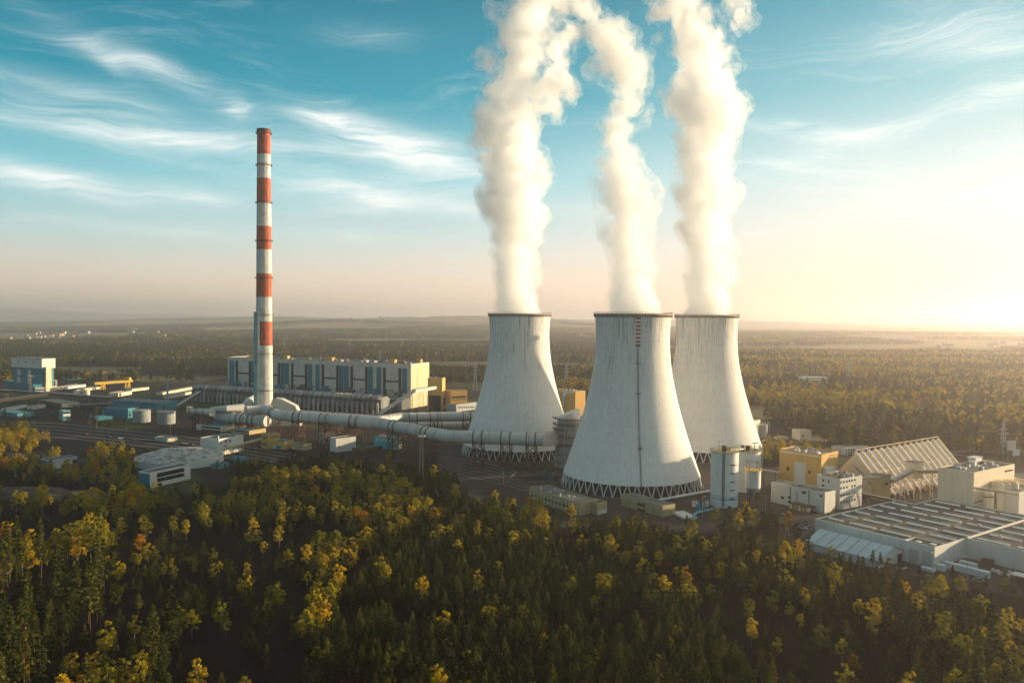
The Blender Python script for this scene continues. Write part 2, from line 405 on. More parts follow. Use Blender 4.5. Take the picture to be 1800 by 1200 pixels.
def pine_crown(seed, H, wide, q, card):
    """whorls of boughs round a leader; H height, q cards per bough"""
    r = np.random.default_rng(seed); C = []
    z = H*r.uniform(0.22, 0.34)
    lean = r.uniform(-.3, .3, 2)
    while z < H*0.985:
        t = (z/H-0.3)/0.7; rad = wide*(1-max(t, 0))**0.75*(0.75+0.25*min(1, 4*max(t, 0)))*r.uniform(0.75, 1.15)
        nb = r.integers(5, 8)
        for k in range(nb):
            a = r.uniform(0, 2*math.pi); L = rad*r.uniform(0.6, 1.15)
            u = np.sqrt(r.uniform(0.12, 1, q)); up = r.uniform(0.0, 0.35)*L
            p = np.stack([np.cos(a)*L*u, np.sin(a)*L*u, z+up*u*u], 1) + r.normal(0, 0.10*card/0.4, (q, 3))*(0.4+L*0.35)
            p[:, 0] += lean[0]*z/H; p[:, 1] += lean[1]*z/H; C.append(p)
        z += H*r.uniform(0.045, 0.075)
    C.append(np.stack([r.normal(0, .1, 6)+lean[0], r.normal(0, .1, 6)+lean[1], H*r.uniform(0.95, 1.0, 6)], 1))
    return cards(np.vstack(C), card, r)
def broad_crown(seed, H, wide, q, card, lo=0.32, n=26):
    r = np.random.default_rng(seed); C = []
    for k in range(n):
        t = r.uniform(0.0, 1.0); z = H*(lo+(0.97-lo)*t)
        prof = math.sin(math.pi*min(1, 0.16+0.80*t))**0.7
        a = r.uniform(0, 2*math.pi); d = wide*prof*math.sqrt(r.uniform(0.05, 1.0))
        cr = wide*r.uniform(0.20, 0.42)*(0.6+0.6*(1-t))
        p = r.normal(size=(q, 3)); p /= np.linalg.norm(p, axis=1)[:, None]; p *= (cr*r.uniform(0.45, 1.05, q))[:, None]
        p[:, 2] *= 0.8; p += np.array([math.cos(a)*d, math.sin(a)*d, z]); C.append(p)
    return cards(np.vstack(C), card, r)
def trunk_mesh(seed, H, r0, m, limbs=5, lo=0.3, top=0.93):
    rr = random.Random(seed); mb = MB(); pts = [(0, 0, -0.3)]
    x = y = 0
    for i in range(1, 5):
        x += rr.uniform(-.12, .12)*H/15; y += rr.uniform(-.12, .12)*H/15; pts.append((x, y, H*top*i/4))
    mb.tube(pts, [r0, r0*.8, r0*.6, r0*.4, r0*.12], n=6)
    for k in range(limbs):
        t = rr.uniform(lo, 0.8); a = rr.uniform(0, 6.28); L = H*0.14*(1.1-t); i = min(3, int(t*4)); p = Vector(pts[i]).lerp(Vector(pts[i+1]), t*4-i)
        mb.tube([p, p+Vector((math.cos(a)*L, math.sin(a)*L, L*0.8))], [r0*.3, r0*.08], n=4)
    me = bpy.data.meshes.new('trunk'); me.from_pydata(mb.v, [], mb.f); me.update(); me.materials.append(m)
    me.polygons.foreach_set('use_smooth', [True]*len(me.polygons)); return me
def proto(kind, crown, trunk):
    return dict(kind=kind, crown=crown, trunk=trunk)
PP = []
for s in range(6):
    H = (10.5, 12, 9.5, 12.5, 11, 9)[s]; v, f = pine_crown(100+s, H, (2.2, 2.5, 2.1, 2.4, 2.7, 2.2)[s], 13, 0.37)
    PP.append(proto('pine', np_mesh('pine_crown', v, f, L_PINE), trunk_mesh(s, H, 0.16, T_PINE, 0)))
PT = []
for s in range(3):
    H = (23, 25, 21)[s]; v, f = pine_crown(140+s, H, (3.0, 3.3, 3.4)[s], 14, 0.6)
    PT.append(proto('tallpine', np_mesh('pine_crown', v, f, L_PINE), trunk_mesh(20+s, H, 0.28, T_PINE, 6)))
PB = []
for s in range(6):
    H = (13.5, 15.5, 12, 14.5, 11, 16)[s]; v, f = broad_crown(200+s, H, (3.4, 3.8, 3.6, 3.0, 3.7, 3.4)[s], 84, 0.31, lo=(0.30, 0.38, 0.22, 0.36, 0.18, 0.36)[s], n=28)
    PB.append(proto('birch', np_mesh('birch_crown', v, f, L_BIRCH), trunk_mesh(40+s, H, 0.17, T_BIRCH, 7)))
PG = []
for s in range(3):
    H = (11, 13, 10)[s]; v, f = broad_crown(260+s, H, (3.2, 3.4, 3.6)[s], 60, 0.33, lo=0.15, n=26)
    PG.append(proto('broad', np_mesh('leafy_crown', v, f, L_GREEN), trunk_mesh(60+s, H, 0.22, T_PINE, 5)))
# coarse kinds for trees a kilometre and more away
def far_proto(kind, seed):
    if kind == 'pine': v, f = pine_crown(seed, 13.5, 3.3, 4, 0.95); m = L_PINE
    elif kind == 'gold': v, f = broad_crown(seed, 12.5, 4.6, 10, 1.0, lo=0.15, n=14); m = L_BIRCH
    else: v, f = broad_crown(seed, 12, 4.6, 10, 1.0, lo=0.1, n=14); m = L_GREEN
    return np_mesh('far_'+kind, v, f, m)
FAR = [far_proto('pine', 300), far_proto('pine', 301), far_proto('pine', 302), far_proto('green', 303), far_proto('green', 304), far_proto('gold', 305), far_proto('gold', 306)]
def patch_proto(seed, kinds):
    r = np.random.default_rng(seed); me = None; bm = bmesh.new(); mats = [L_PINE, L_GREEN, L_BIRCH]
    for k in range(26):
        kd = kinds[r.integers(len(kinds))]; x, y = r.uniform(-26, 26, 2); h = r.uniform(11, 17)
        v, f = broad_crown(seed*100+k, h, 4.4 if kd else 3.4, 5, 1.9, lo=0.25, n=6)
        vs = [bm.verts.new((p[0]+x, p[1]+y, p[2])) for p in v]
        for q in f:
            fc = bm.faces.new([vs[i] for i in q]); fc.material_index = kd
    me = bpy.data.meshes.new('wood_patch'); bm.to_mesh(me); bm.free()
    for q in mats: me.materials.append(q)
    return me
PATCH = [patch_proto(1, [0]), patch_proto(2, [0, 0, 1]), patch_proto(3, [0, 1, 2]), patch_proto(4, [1, 2, 2])]

def scatter(name, meshes, P, scl, rot, pick, label=None):
    """one object of kind stuff: a mesh of points that carries a wood nobody could count"""
    src = bpy.data.collections.new(name+'_kinds')
    for k, me in enumerate(meshes):
        o = bpy.data.objects.new(f'{name}_kind_{k:02d}', me); src.objects.link(o)
    me = bpy.data.meshes.new(name); n_ = len(P)
    me.vertices.add(n_); me.vertices.foreach_set('co', P.astype(np.float32).ravel())
    for nm, ar, ty in (('scl', scl, 'FLOAT'), ('rot', rot, 'FLOAT'), ('pick', pick, 'INT')):
        a = me.attributes.new(nm, ty, 'POINT'); a.data.foreach_set('value', ar.astype(np.float32 if ty == 'FLOAT' else np.int32))
    me.update(); o = bpy.data.objects.new(name, me); COL.objects.link(o)
    ng = bpy.data.node_groups.new(name, 'GeometryNodeTree')
    ng.interface.new_socket('Geometry', in_out='INPUT', socket_type='NodeSocketGeometry'); ng.interface.new_socket('Geometry', in_out='OUTPUT', socket_type='NodeSocketGeometry')
    N = ng.nodes; Lk = ng.links; gi = N.new('NodeGroupInput'); go = N.new('NodeGroupOutput')
    ip = N.new('GeometryNodeInstanceOnPoints'); ci = N.new('GeometryNodeCollectionInfo')
    ci.inputs['Collection'].default_value = src; ci.inputs['Separate Children'].default_value = True; ci.inputs['Reset Children'].default_value = True
    Lk.new(gi.outputs[0], ip.inputs['Points']); Lk.new(ci.outputs[0], ip.inputs['Instance']); ip.inputs['Pick Instance'].default_value = True
    def attr(nm, ty):
        a = N.new('GeometryNodeInputNamedAttribute'); a.data_type = ty; a.inputs['Name'].default_value = nm
        return next(s for s in a.outputs if s.enabled and s.name == 'Attribute')
    Lk.new(attr('pick', 'INT'), ip.inputs['Instance Index']); Lk.new(attr('scl', 'FLOAT'), ip.inputs['Scale'])
    cx = N.new('ShaderNodeCombineXYZ'); Lk.new(attr('rot', 'FLOAT'), cx.inputs[2]); Lk.new(cx.outputs[0], ip.inputs['Rotation'])
    Lk.new(ip.outputs[0], go.inputs[0])
    md = o.modifiers.new('wood', 'NODES'); md.node_group = ng
    tag(o, label, kind='stuff'); return o

# far woods
def far_woods():
    X, Y = np.meshgrid(np.arange(-2100, 2100, 7.2), np.arange(560, 2700, 7.2)); X = X.ravel()+rng.uniform(-3, 3, X.size); Y = Y.ravel()+rng.uniform(-3, 3, Y.size)
    D = np.hypot(X, Y); ok = (D < 2650) & (np.abs(np.arctan2(X, Y)) < R(39)) & ~poly_in(X, Y, SITE) & (fieldness(X, Y) < 0.5)
    gap = fbm(X/260, Y/75, 15, 4); ok &= (gap > 0.395 - 0.09*sstep(0, 900, X))
    px, py, dep = project(np.stack([X, Y, 12+0*X], 1))
    fore = (py > 745) | ((py > 690) & (px > 1330) & False)
    ok &= (Y > 600) | (px > 1500)
    ok &= ~((py > 800) & (px > 0))
    X, Y, gap = X[ok], Y[ok], gap[ok]; n_ = len(X)
    gold = np.clip(0.08 + 0.47*sstep(-300, 700, X) + 2.0*(fbm(X/330, Y/150, 25, 4)-0.5), 0.02, 0.92)
    u = rng.uniform(size=n_); pick = np.where(u < gold, 5+rng.integers(0, 2, n_), np.where(u < gold+0.10+0.3*vnoise(X/200, Y/120, 61), 3+rng.integers(0, 2, n_), rng.integers(0, 3, n_)))
    scl = rng.uniform(0.6, 1.3, n_)*(0.85+0.5*(fbm(X/90, Y/90, 35, 2)-0.2))
    scatter('far_forest', FAR, np.stack([X, Y, landz(X, Y)], 1), scl, rng.uniform(0, 6.28, n_), pick)
    X, Y = np.meshgrid(np.arange(-5200, 5200, 34.0), np.arange(2000, 6900, 34.0)); X = X.ravel()+rng.uniform(-12, 12, X.size); Y = Y.ravel()+rng.uniform(-12, 12, Y.size)
    D = np.hypot(X, Y); ok = (D > 2600) & (D < 6700) & (np.abs(np.arctan2(X, Y)) < R(38)) & (fieldness(X, Y) < 0.5); X, Y = X[ok], Y[ok]; n_ = len(X)
    gold = np.clip(0.15 + 0.4*sstep(-600, 2500, X) + 1.2*(fbm(X/500, Y/300, 26, 3)-0.5), 0, 0.9); u = rng.uniform(size=n_)
    pick = np.where(u < gold, 2+rng.integers(0, 2, n_), rng.integers(0, 2, n_))
    scatter('horizon_forest', PATCH, np.stack([X, Y, landz(X, Y)], 1), rng.uniform(0.85, 1.15, n_), rng.uniform(0, 6.28, n_), pick)
far_woods()

# near woods: what stands where, by stands
STANDS = [
 # (crown outline in the photo at 9 m, spacing, [(kind, share)], height scale, label key)
 ([(480,1260),(560,1110),(600,1020),(690,935),(760,880),(830,892),(930,905),(1000,958),(1080,985),(1150,1000),(1215,1030),(1265,1060),(1275,1120),(1330,1150),(1440,1200),(1500,1260)], 2.55, (.965,.0,.035,.0), 0.92, 'A'),
 ([(330,905),(345,852),(420,838),(520,824),(640,826),(720,840),(765,868),(760,882),(690,935),(600,1020),(560,1110),(480,1260),(450,1260),(500,1130),(545,1040),(515,985),(560,940),(600,925),(600,895),(470,890)], 3.5, (.46,.0,.42,.12), 1.0, 'B'),
 ([(420,822),(560,812),(700,818),(780,845),(860,868),(920,880),(935,905),(830,892),(765,870),(700,838),(600,820)], 5.0, (.45,.0,.15,.4), 1.0, 'B'),
 ([(410,802),(560,796),(700,800),(790,812),(810,838),(760,846),(640,822),(520,815),(420,832)], 4.4, (.45,.0,.03,.52), 0.95, 'B'),
 ([(500,775),(570,778),(585,800),(520,804)], 6.5, (.3,.0,.1,.6), 0.75, 'L'),
 ([(835,868),(880,858),(960,885),(968,915),(900,905),(850,890)], 6.0, (.1,.0,.8,.1), 1.0, 'F'),
 ([(0,892),(70,872),(130,872),(240,862),(310,866),(250,885),(180,915),(190,950),(120,955),(0,985)], 5.2, (.25,.0,.6,.15), 1.25, 'C'),
 ([(-20,985),(120,955),(195,985),(190,1060),(120,1100),(60,1200),(-20,1260)], 6.0, (.1,.85,.05,.0), 1.0, 'D'),
 ([(220,1065),(330,1050),(430,1050),(430,1260),(60,1260),(60,1200),(120,1100)], 6.5, (.6,.15,.2,.05), 1.0, 'E'),
 ([(330,905),(460,905),(440,960),(400,960),(330,930)], 7.0, (.2,.0,.6,.2), 0.95, 'C'),
 ([(-40,748),(0,742),(60,748),(130,775),(235,782),(240,835),(150,828),(110,826),(60,832),(0,800),(-40,810)], 6.5, (.2,.0,.55,.25), 1.05, 'G'),
 ([(1060,905),(1200,925),(1262,925),(1330,945),(1440,975),(1600,1020),(1700,1032),(1800,1078),(1900,1090),(1900,1260),(1630,1260),(1615,1130),(1550,1062),(1420,1042),(1330,1002),(1200,975),(1080,955),(1010,930)], 2.95, (.85,.0,.11,.04), 1.0, 'H'),
 ([(1250,905),(1262,880),(1330,885),(1400,905),(1410,930),(1380,945),(1300,938)], 5.5, (.2,.0,.1,.7), 1.0, 'I'),
 ([(1560,1062),(1700,1085),(1800,1150),(1800,1260),(1560,1260),(1600,1160)], 4.6, (.6,.1,.3,.0), 1.05, 'J'),
 ([(1265,1060),(1210,1030),(1080,985),(1060,965),(1120,960),(1200,1000)], 7.0, (.6,.0,.3,.1), 0.9, 'H'),
 ([(940,872),(1000,880),(1060,900),(1010,928),(960,915)], 6.0, (.5,.0,.2,.3), 0.8, 'F'),
 ([(1440,882),(1520,878),(1530,900),(1440,912)], 6.0, (.2,.0,.1,.7), 0.55, 'I'),
 ([(1400,795),(1330,800),(1345,760),(1440,770),(1480,790)], 6.0, (.1,.0,.5,.4), 0.9, 'K'),
 ([(1640,840),(1570,862),(1560,846),(1640,826)], 5.0, (.1,.0,.2,.7), 0.5, 'K'),
 ([(0,690),(220,700),(330,706),(330,736),(120,735),(0,725)], 17.0, (.25,.0,.2,.55), 0.8, 'L'),
 ([(380,800),(700,775),(720,800),(560,803),(400,815)], 10.0, (.3,.0,.15,.55), 0.75, 'L'),
]
LAB = {
 'A': ('dark green young pine in the dense pine stand facing the camera', None, 'yellow birch standing among the dense dark young pines'),
 'B': ('green pine among the yellow birches in front of the grey pipe', None, 'yellow birch in the mixed wood in front of the grey pipe'),
 'C': ('green pine beside the row of bare stemmed yellow birches', None, 'yellow birch with a bare pale stem beside the dark clearing'),
 'D': ('small pine under the tall dark pines beside the clearing', 'tall dark pine at the edge of the dark clearing', 'yellow birch among the tall dark pines'),
 'E': ('scattered dark pine in the shaded hollow below the clearing', 'taller scattered pine in the shaded hollow below the clearing', 'small yellow tree scattered in the shaded hollow'),
 'F': ('green pine beside the long beige hall', None, 'slim golden birch beside the long beige hall'),
 'G': ('green pine in the birch copse beside the rail tracks', None, 'golden birch in the copse beside the rail tracks'),
 'H': ('green pine in the belt in front of the white factory', None, 'yellow tree in the pine belt in front of the white factory'),
 'I': ('green pine at the foot of the white silos', None, 'yellow tree at the foot of the white silos'),
 'J': ('pine on the near edge of the belt by the factory yard', 'tall pine on the near edge of the belt by the factory yard', 'golden birch on the near edge of the belt by the factory yard'),
 'K': ('green pine beside the ribbed hall', None, 'golden tree beside the ribbed hall and yellow block'),
 'L': ('pine between the works sheds', None, 'autumn tree between the works sheds'),
}
def near_woods():
    rows = []
    X, Y = np.meshgrid(np.arange(-330, 420, 6.5), np.arange(195, 470, 6.5)); X = X.ravel()+rng.uniform(-4.5, 4.5, X.size); Y = Y.ravel()+rng.uniform(-4.5, 4.5, Y.size)
    ok = ~poly_in(X, Y, SITE) & (fbm(X/40, Y/40, 300, 2) > 0.42)
    for st in STANDS: ok &= ~poly_in(X, Y, wpoly(st[0], 9.0))
    for x, y in zip(X[ok], Y[ok]):
        rows.append((x, y, random.choice((0, 0, 0, 3, 3, 2)), random.uniform(0.35, 0.75), random.uniform(0, 6.28), 'E' if x < -60 else 'H'))
    for si, (poly, sp, sh, hs, key) in enumerate(STANDS):
        wp = wpoly(poly, 9.0); xs = [p[0] for p in wp]; ys = [p[1] for p in wp]
        X, Y = np.meshgrid(np.arange(min(xs), max(xs), sp), np.arange(max(150, min(ys)), max(ys), sp)); X = X.ravel(); Y = Y.ravel()
        X = X+rng.uniform(-.45, .45, X.size)*sp; Y = Y+rng.uniform(-.45, .45, Y.size)*sp
        ok = poly_in(X, Y, wp); X, Y = X[ok], Y[ok]
        gap = fbm(X/28, Y/28, 50+si, 3); ok = gap > (0.34 if sp < 5 else 0.37); X, Y = X[ok], Y[ok]
        # bulky clumps of one kind rather than an even mix
        cl = fbm(X/35, Y/35, 80+si, 3)*0.75 + rng.uniform(size=len(X))*0.25
        od = np.argsort(np.argsort(cl))/max(1, len(X)); u = 0.30*od+0.70*rng.uniform(size=len(X)) if sh[2] > .3 else rng.uniform(size=len(X))
        for x, y, v in zip(X, Y, u):
            k = 0
            acc = sh[0]
            while v > acc and k < 3: k += 1; acc += sh[k]
            rows.append((x, y, k, hs*(0.78, 0.80, 0.68, 0.62)[k]*random.uniform(0.62, 1.28), random.uniform(0, 6.28), key))
    P = np.array([(r[0], r[1], 8.0) for r in rows]); px, py, dep = project(P)
    vis = (px > -15) & (px < 1815) & (py < 1215) & (py > 0)
    size = np.where(vis, 1/dep, 0)*np.array([(1, 1.7, 1.2, 1.1)[r[2]] for r in rows])
    lists = [PP, PT, PB, PG]; names = ['pine_tree', 'pine_tree', 'birch_tree', 'leafy_tree']; cats = ['pine tree', 'pine tree', 'birch tree', 'tree']
    kindidx = np.array([(0, 0, 2, 3)[r[2]] for r in rows]); solo = np.zeros(len(rows), bool)
    for kd, cap in ((0, 298), (2, 298), (3, 150)):
        ids = np.where((kindidx == kd) & (size > 0))[0]; ids = ids[np.argsort(-size[ids])][:cap]; solo[ids] = True
    for i in np.where(solo)[0]:
        x, y, k, s, a, key = rows[i]; pr = lists[k][random.randrange(len(lists[k]))]
        lab = LAB[key][min(k, 2)] if k < 3 else {'I': 'bushy dark green tree at the foot of the white silos', 'L': 'bushy tree between the works sheds', 'K': 'bushy green tree beside the ribbed hall'}.get(key, 'bushy olive tree ' + {'A': 'inside the dense pine stand', 'J': 'on the near edge of the belt', 'B': 'among the birches in front of the pipe', 'C': 'beside the bare stemmed birches', 'F': 'beside the long beige hall', 'G': 'in the copse beside the rail tracks', 'H': 'in the pine belt before the factory', 'E': 'in the shaded hollow', 'D': 'by the tall pines'}.get(key, 'in the wood'))
        if lab is None: lab = LAB[key][0]
        t = thing(names[k], lab, cats[k], (x, y, 0), a, lab.replace(' standing', '') + 's' if False else 'trees: ' + lab)
        t.scale = (s, s, s)
        for part in ('trunk', 'crown'):
            o = bpy.data.objects.new(part, pr[part]); COL.objects.link(o); o.parent = t
    rest = np.where(~solo)[0]
    # joined crown+trunk meshes for the rest of the wood
    def joined(pr, nm):
        bm = bmesh.new(); bm.from_mesh(pr['crown']); nf = len(bm.faces); bm.from_mesh(pr['trunk']); bm.faces.ensure_lookup_table()
        for f in bm.faces[nf:]: f.material_index = 1
        me = bpy.data.meshes.new(nm); bm.to_mesh(me); bm.free(); me.materials.append(pr['crown'].materials[0]); me.materials.append(pr['trunk'].materials[0]); return me
    for kd, nm in ((0, 'pine_wood'), (2, 'birch_wood'), (3, 'leafy_wood')):
        ids = [i for i in rest if kindidx[i] == kd]
        if not ids: continue
        ms = [joined(p, nm) for p in ({0: PP+PT, 2: PB, 3: PG}[kd])]
        pk = np.array([random.randrange(6) if kd == 0 and rows[i][2] == 0 else (6+random.randrange(3) if kd == 0 else random.randrange(len(ms))) for i in ids])
        scatter(nm, ms, np.array([(rows[i][0], rows[i][1], 0) for i in ids]), np.array([rows[i][3] for i in ids]), np.array([rows[i][4] for i in ids]), pk)
    print('trees', len(rows), 'solo', solo.sum())
near_woods()
# ------------------------------------------------------------------ cooling towers
def concrete_mat():
    m = bpy.data.materials.new('tower concrete'); m.use_nodes = True; m.node_tree.nodes.clear(); n = NT(m.node_tree)
    tc = n.add('ShaderNodeTexCoord'); P = tc.outputs['Object']
    sep = n.add('ShaderNodeSeparateXYZ'); n.put(sep.inputs[0], P); X, Y, Z = sep.outputs
    ang = n.math('ARCTAN2', Y, X)
    oi = n.add('ShaderNodeObjectInfo'); rr = n.math('MULTIPLY', oi.outputs['Random'], 37.0)
    # casting lifts: faint rings every 1.6 m, faint ribs all round
    lift = n.math('FRACT', n.math('DIVIDE', Z, 1.6)); ringm = n.maprange(lift, 0.0, 0.12, 1.0, 0.0)
    seg = n.comb(n.math('FLOOR', n.math('MULTIPLY', ang, 20.0)), n.math('FLOOR', n.math('DIVIDE', Z, 1.6)), rr)
    wn = n.add('ShaderNodeTexWhiteNoise'); n.put(wn.inputs['Vector'], seg)
    c = n.mix(wn.outputs['Value'], (0.72, 0.695, 0.65, 1), (0.785, 0.76, 0.715, 1))
    c = n.mix(n.math('MULTIPLY', ringm, 0.22), c, (0.40, 0.40, 0.38, 1))
    l8 = n.math('FRACT', n.math('DIVIDE', Z, 9.6)); c = n.mix(n.math('MULTIPLY', n.maprange(l8, 0.0, 0.05, 1.0, 0.0), 0.22), c, (0.40, 0.39, 0.37, 1))
    big = n.noise(P, 0.05, 5, 0.6); c = n.mix(n.math('MULTIPLY', n.maprange(big, 0.4, 0.75), 0.25), c, (0.52, 0.50, 0.46, 1))
    # dark runs and cracks that hang from the rim
    sv = n.comb(n.math('MULTIPLY', ang, 26.0), n.math('MULTIPLY', Z, 0.035), rr)
    run = n.noise(sv, 1.0, 6, 0.75)
    hang = n.maprange(Z, 40.0, 102.0)
    c = n.mix(n.math('MULTIPLY', n.maprange(run, 0.50, 0.66), n.math('ADD', 0.12, n.math('MULTIPLY', hang, 0.75))), c, (0.22, 0.21, 0.2, 1))
    line = n.noise(n.comb(n.math('MULTIPLY', ang, 60.0), n.math('MULTIPLY', Z, 0.02), rr), 1.0, 2, 0.5)
    thin = n.math('MULTIPLY', n.maprange(n.math('ABSOLUTE', n.math('SUBTRACT', line, 0.5)), 0.0, 0.012, 1.0, 0.0), n.maprange(Z, 50, 95, 0.22, 0.8))
    c = n.mix(thin, c, (0.16, 0.15, 0.14, 1))
    spot = n.add('ShaderNodeTexVoronoi'); n.put(spot.inputs['Vector'], P); spot.inputs['Scale'].default_value = 0.13
    c = n.mix(n.math('MULTIPLY', n.maprange(spot.outputs['Distance'], 0.02, 0.07, 1.0, 0.0), 0.55), c, (0.2, 0.2, 0.2, 1))
    p = n.add('ShaderNodeBsdfPrincipled'); n.put(p.inputs['Base Color'], c); p.inputs['Roughness'].default_value = 0.9; p.inputs['Specular IOR Level'].default_value = 0.2
    o = n.add('ShaderNodeOutputMaterial'); n.l.new(p.outputs[0], o.inputs[0])
    return m
M_CON = concrete_mat()
M_LEG = mat('leg concrete', (0.62, 0.61, 0.57), 0.85, 0.12, 0.4)
M_DARKM = mat('dark steel', (0.05, 0.045, 0.04), 0.7, 0.3, 1.0)
M_RIM = mat('rim concrete', (0.30, 0.25, 0.2), 0.9, 0.4, 0.5)
M_REDW = mat('red paint', (0.33, 0.055, 0.03), 0.7, 0.15, 0.5)
M_WHITE = mat('white paint', (0.70, 0.69, 0.66), 0.7, 0.06, 0.2, streak=0.18)
TOW_H, TOW_Z0 = 102.5, 7.0
def tr(z): return math.sqrt(22.0**2 + 0.181*(z-88.0)**2)
def cooling_tower(loc, label, ladder_az=None):
    t = thing('cooling_tower', label, 'cooling tower', loc, 0, 'hyperboloid cooling towers')
    zs = [TOW_Z0 + (TOW_H-TOW_Z0)*i/60 for i in range(61)]
    prof = [(tr(z), z) for z in zs] + [(tr(z)-0.9, z) for z in reversed(zs)]
    mb = MB(); mb.lathe(prof + [prof[0]], 160, cap0=False, cap1=False)
    mb.build('shell', M_CON, t, smooth=True)
    rt = tr(TOW_H)
    rb = MB(); rb.lathe([(rt+0.05, TOW_H-1.3), (rt+0.55, TOW_H-0.9), (rt+0.55, TOW_H+0.25), (rt-0.8, TOW_H+0.25), (rt-0.8, TOW_H+0.02), (rt+0.05, TOW_H-0.2)], 120, cap0=False, cap1=False)
    for i in range(120):
        a = 2*math.pi*i/120; ca, sa = math.cos(a), math.sin(a)
        rb.bar(((rt+.1)*ca, (rt+.1)*sa, TOW_H-1.9), ((rt+0.7)*ca, (rt+0.7)*sa, TOW_H-0.6), 0.3)
        rb.bar(((rt+0.6)*ca, (rt+0.6)*sa, TOW_H+0.2), ((rt+0.6)*ca, (rt+0.6)*sa, TOW_H+1.1), 0.10)
    rb.lathe([(rt+0.55, TOW_H+1.0), (rt+0.65, TOW_H+1.0), (rt+0.65, TOW_H+1.12), (rt+0.55, TOW_H+1.12)], 120, cap0=False, cap1=False)
    rb.build('rim', M_RIM, t)
    r0, r1 = tr(TOW_Z0)-0.4, tr(TOW_Z0)+0.8
    N = 48
    first = None
    for i in range(N):
        a = 2*math.pi*i/N
        for s in (-1, 1):
            a1 = a + s*0.42*2*math.pi/N
            if first is None or s == 1 and i == 0:
                m_ = MB(); m_.bar((r1, 0, -0.2), (r0*math.cos(a1-a), r0*math.sin(a1-a), TOW_Z0+0.25), 0.52)
                o = m_.build('leg', M_LEG, t)
                if s == -1: first = o
                else: second = o
            else:
                src = first if s == -1 else second
                o = src.copy(); COL.objects.link(o); o.parent = t
            o.rotation_euler = (0, 0, a)
    # basin kerb and dark pack below the shell
    b = MB(); b.lathe([(r1+1.3, 0.0), (r1+1.3, 0.6), (r1+0.9, 0.6), (r1+0.9, 0.02)], 96, cap0=False, cap1=False)
    b.build('basin', mat('basin concrete', (0.2, 0.18, 0.16), 0.9, 0.3, 0.3), t)
    f = MB(); f.lathe([(r0-2.5, 0.3), (r0-2.5, 6.6)], 72, cap0=False, cap1=True); f.build('fill_pack', mat('fill pack', (0.035, 0.03, 0.03), 0.9, 0.3, 0.5), t)
    if ladder_az is not None:
        a = ladder_az; out = Vector((math.cos(a), math.sin(a), 0)); sd = Vector((-math.sin(a), math.cos(a), 0))
        l = MB()
        pts = [out*(tr(z)+0.35) + Vector((0,0,z)) for z in np.linspace(0.5 if False else TOW_Z0-1, 86, 40)]
        for p, q in zip(pts[:-1], pts[1:]):
            l.bar(p, q, 0.28)
        for k, (p, q) in enumerate(zip(pts[:-1], pts[1:])):
            for s in (-.45, .45): l.bar(p+sd*s+out*.3, q+sd*s+out*.3, 0.10)
            l.bar(p-sd*.45+out*.3, p+sd*.45+out*.3, 0.10)
        lad = l.build('ladder', mat('ladder steel', (0.2, 0.2, 0.2), 0.6, 0.2, 1), t)
        for z in (27, 57, 74):
            p = out*(tr(z)+0.9) + Vector((0,0,z)); pb = MB()
            M4 = Matrix.Translation(p) @ Matrix.Rotation(a, 4, 'Z')
            pb.box(-0.9, -1.3, 0, 0.9, 1.3, 0.2, M4)
            for s in (-1.2, 1.2): pb.box(0.7, s-.06, 0.2, 0.82, s+.06, 1.2, M4)
            pb.box(0.72, -1.3, 1.1, 0.82, 1.3, 1.2, M4)
            pb.build('landing', M_DARKM, lad)
        for k in range(17):
            z = 101.2 - k*1.12; p = out*(tr(z)+0.12) + Vector((0,0,z)); pb = MB()
            M4 = Matrix.Translation(p) @ Matrix.Rotation(a, 4, 'Z')
            pb.box(-0.35, -1.35, -0.56, 0.1, 1.35, 0.56, M4)
            pb.build('warning_stripe', M_REDW if k % 2 else M_WHITE, t)
    return t
TM = at(1112, 850.5); TM.y = 479.0; TM = Vector((TM.y*(1112-900)/FPX, 479.0, 0))
TOWERS = [(Vector((5.5, 589, 0)), 'concrete cooling tower farthest from the camera, behind the big grey pipe'),
          (TM, 'concrete cooling tower nearest the camera with a ladder and red striped strip'),
          (Vector((144.0, 590, 0)), 'warm lit concrete cooling tower partly hidden behind the nearest one')]
to_cam = math.atan2(-TM.y, -TM.x)
for i, (l, lab) in enumerate(TOWERS):
    cooling_tower(l, lab, to_cam + R(8.0) if i == 1 else None)

# ------------------------------------------------------------------ steam
def steam_mat(seed, dens, lo0, lo1, wid, flat):
    """steam that leaves the tower whole and frays as it climbs"""
    m = bpy.data.materials.new('steam'); m.use_nodes = True; m.node_tree.nodes.clear(); n = NT(m.node_tree)
    v = n.add('ShaderNodeVolumePrincipled'); v.inputs['Color'].default_value = (1, 1, 1, 1); v.inputs['Anisotropy'].default_value = 0.0
    if flat: v.inputs['Density'].default_value = dens
    else:
        P = n.add('ShaderNodeNewGeometry').outputs['Position']
        sep = n.add('ShaderNodeSeparateXYZ'); n.put(sep.inputs[0], P)
        nz = n.noise(n.mapping(P, loc=(seed*31.0, seed*17.0, 0)), 0.07, 7, 0.68, 0.6)
        up = n.maprange(sep.outputs[2], 104, 140)
        lo = n.maprange(sep.outputs[2], 110, 330, lo0, lo1, False)
        d = n.maprange(nz, lo, n.math('ADD', lo, wid))
        d = n.math('ADD', n.math('MULTIPLY', d, up), n.math('MULTIPLY', n.math('SUBTRACT', 1.0, up), 0.5))
        n.put(v.inputs['Density'], n.math('MULTIPLY', d, dens))
    o = n.add('ShaderNodeOutputMaterial'); n.l.new(v.outputs[0], o.inputs['Volume'])
    return m
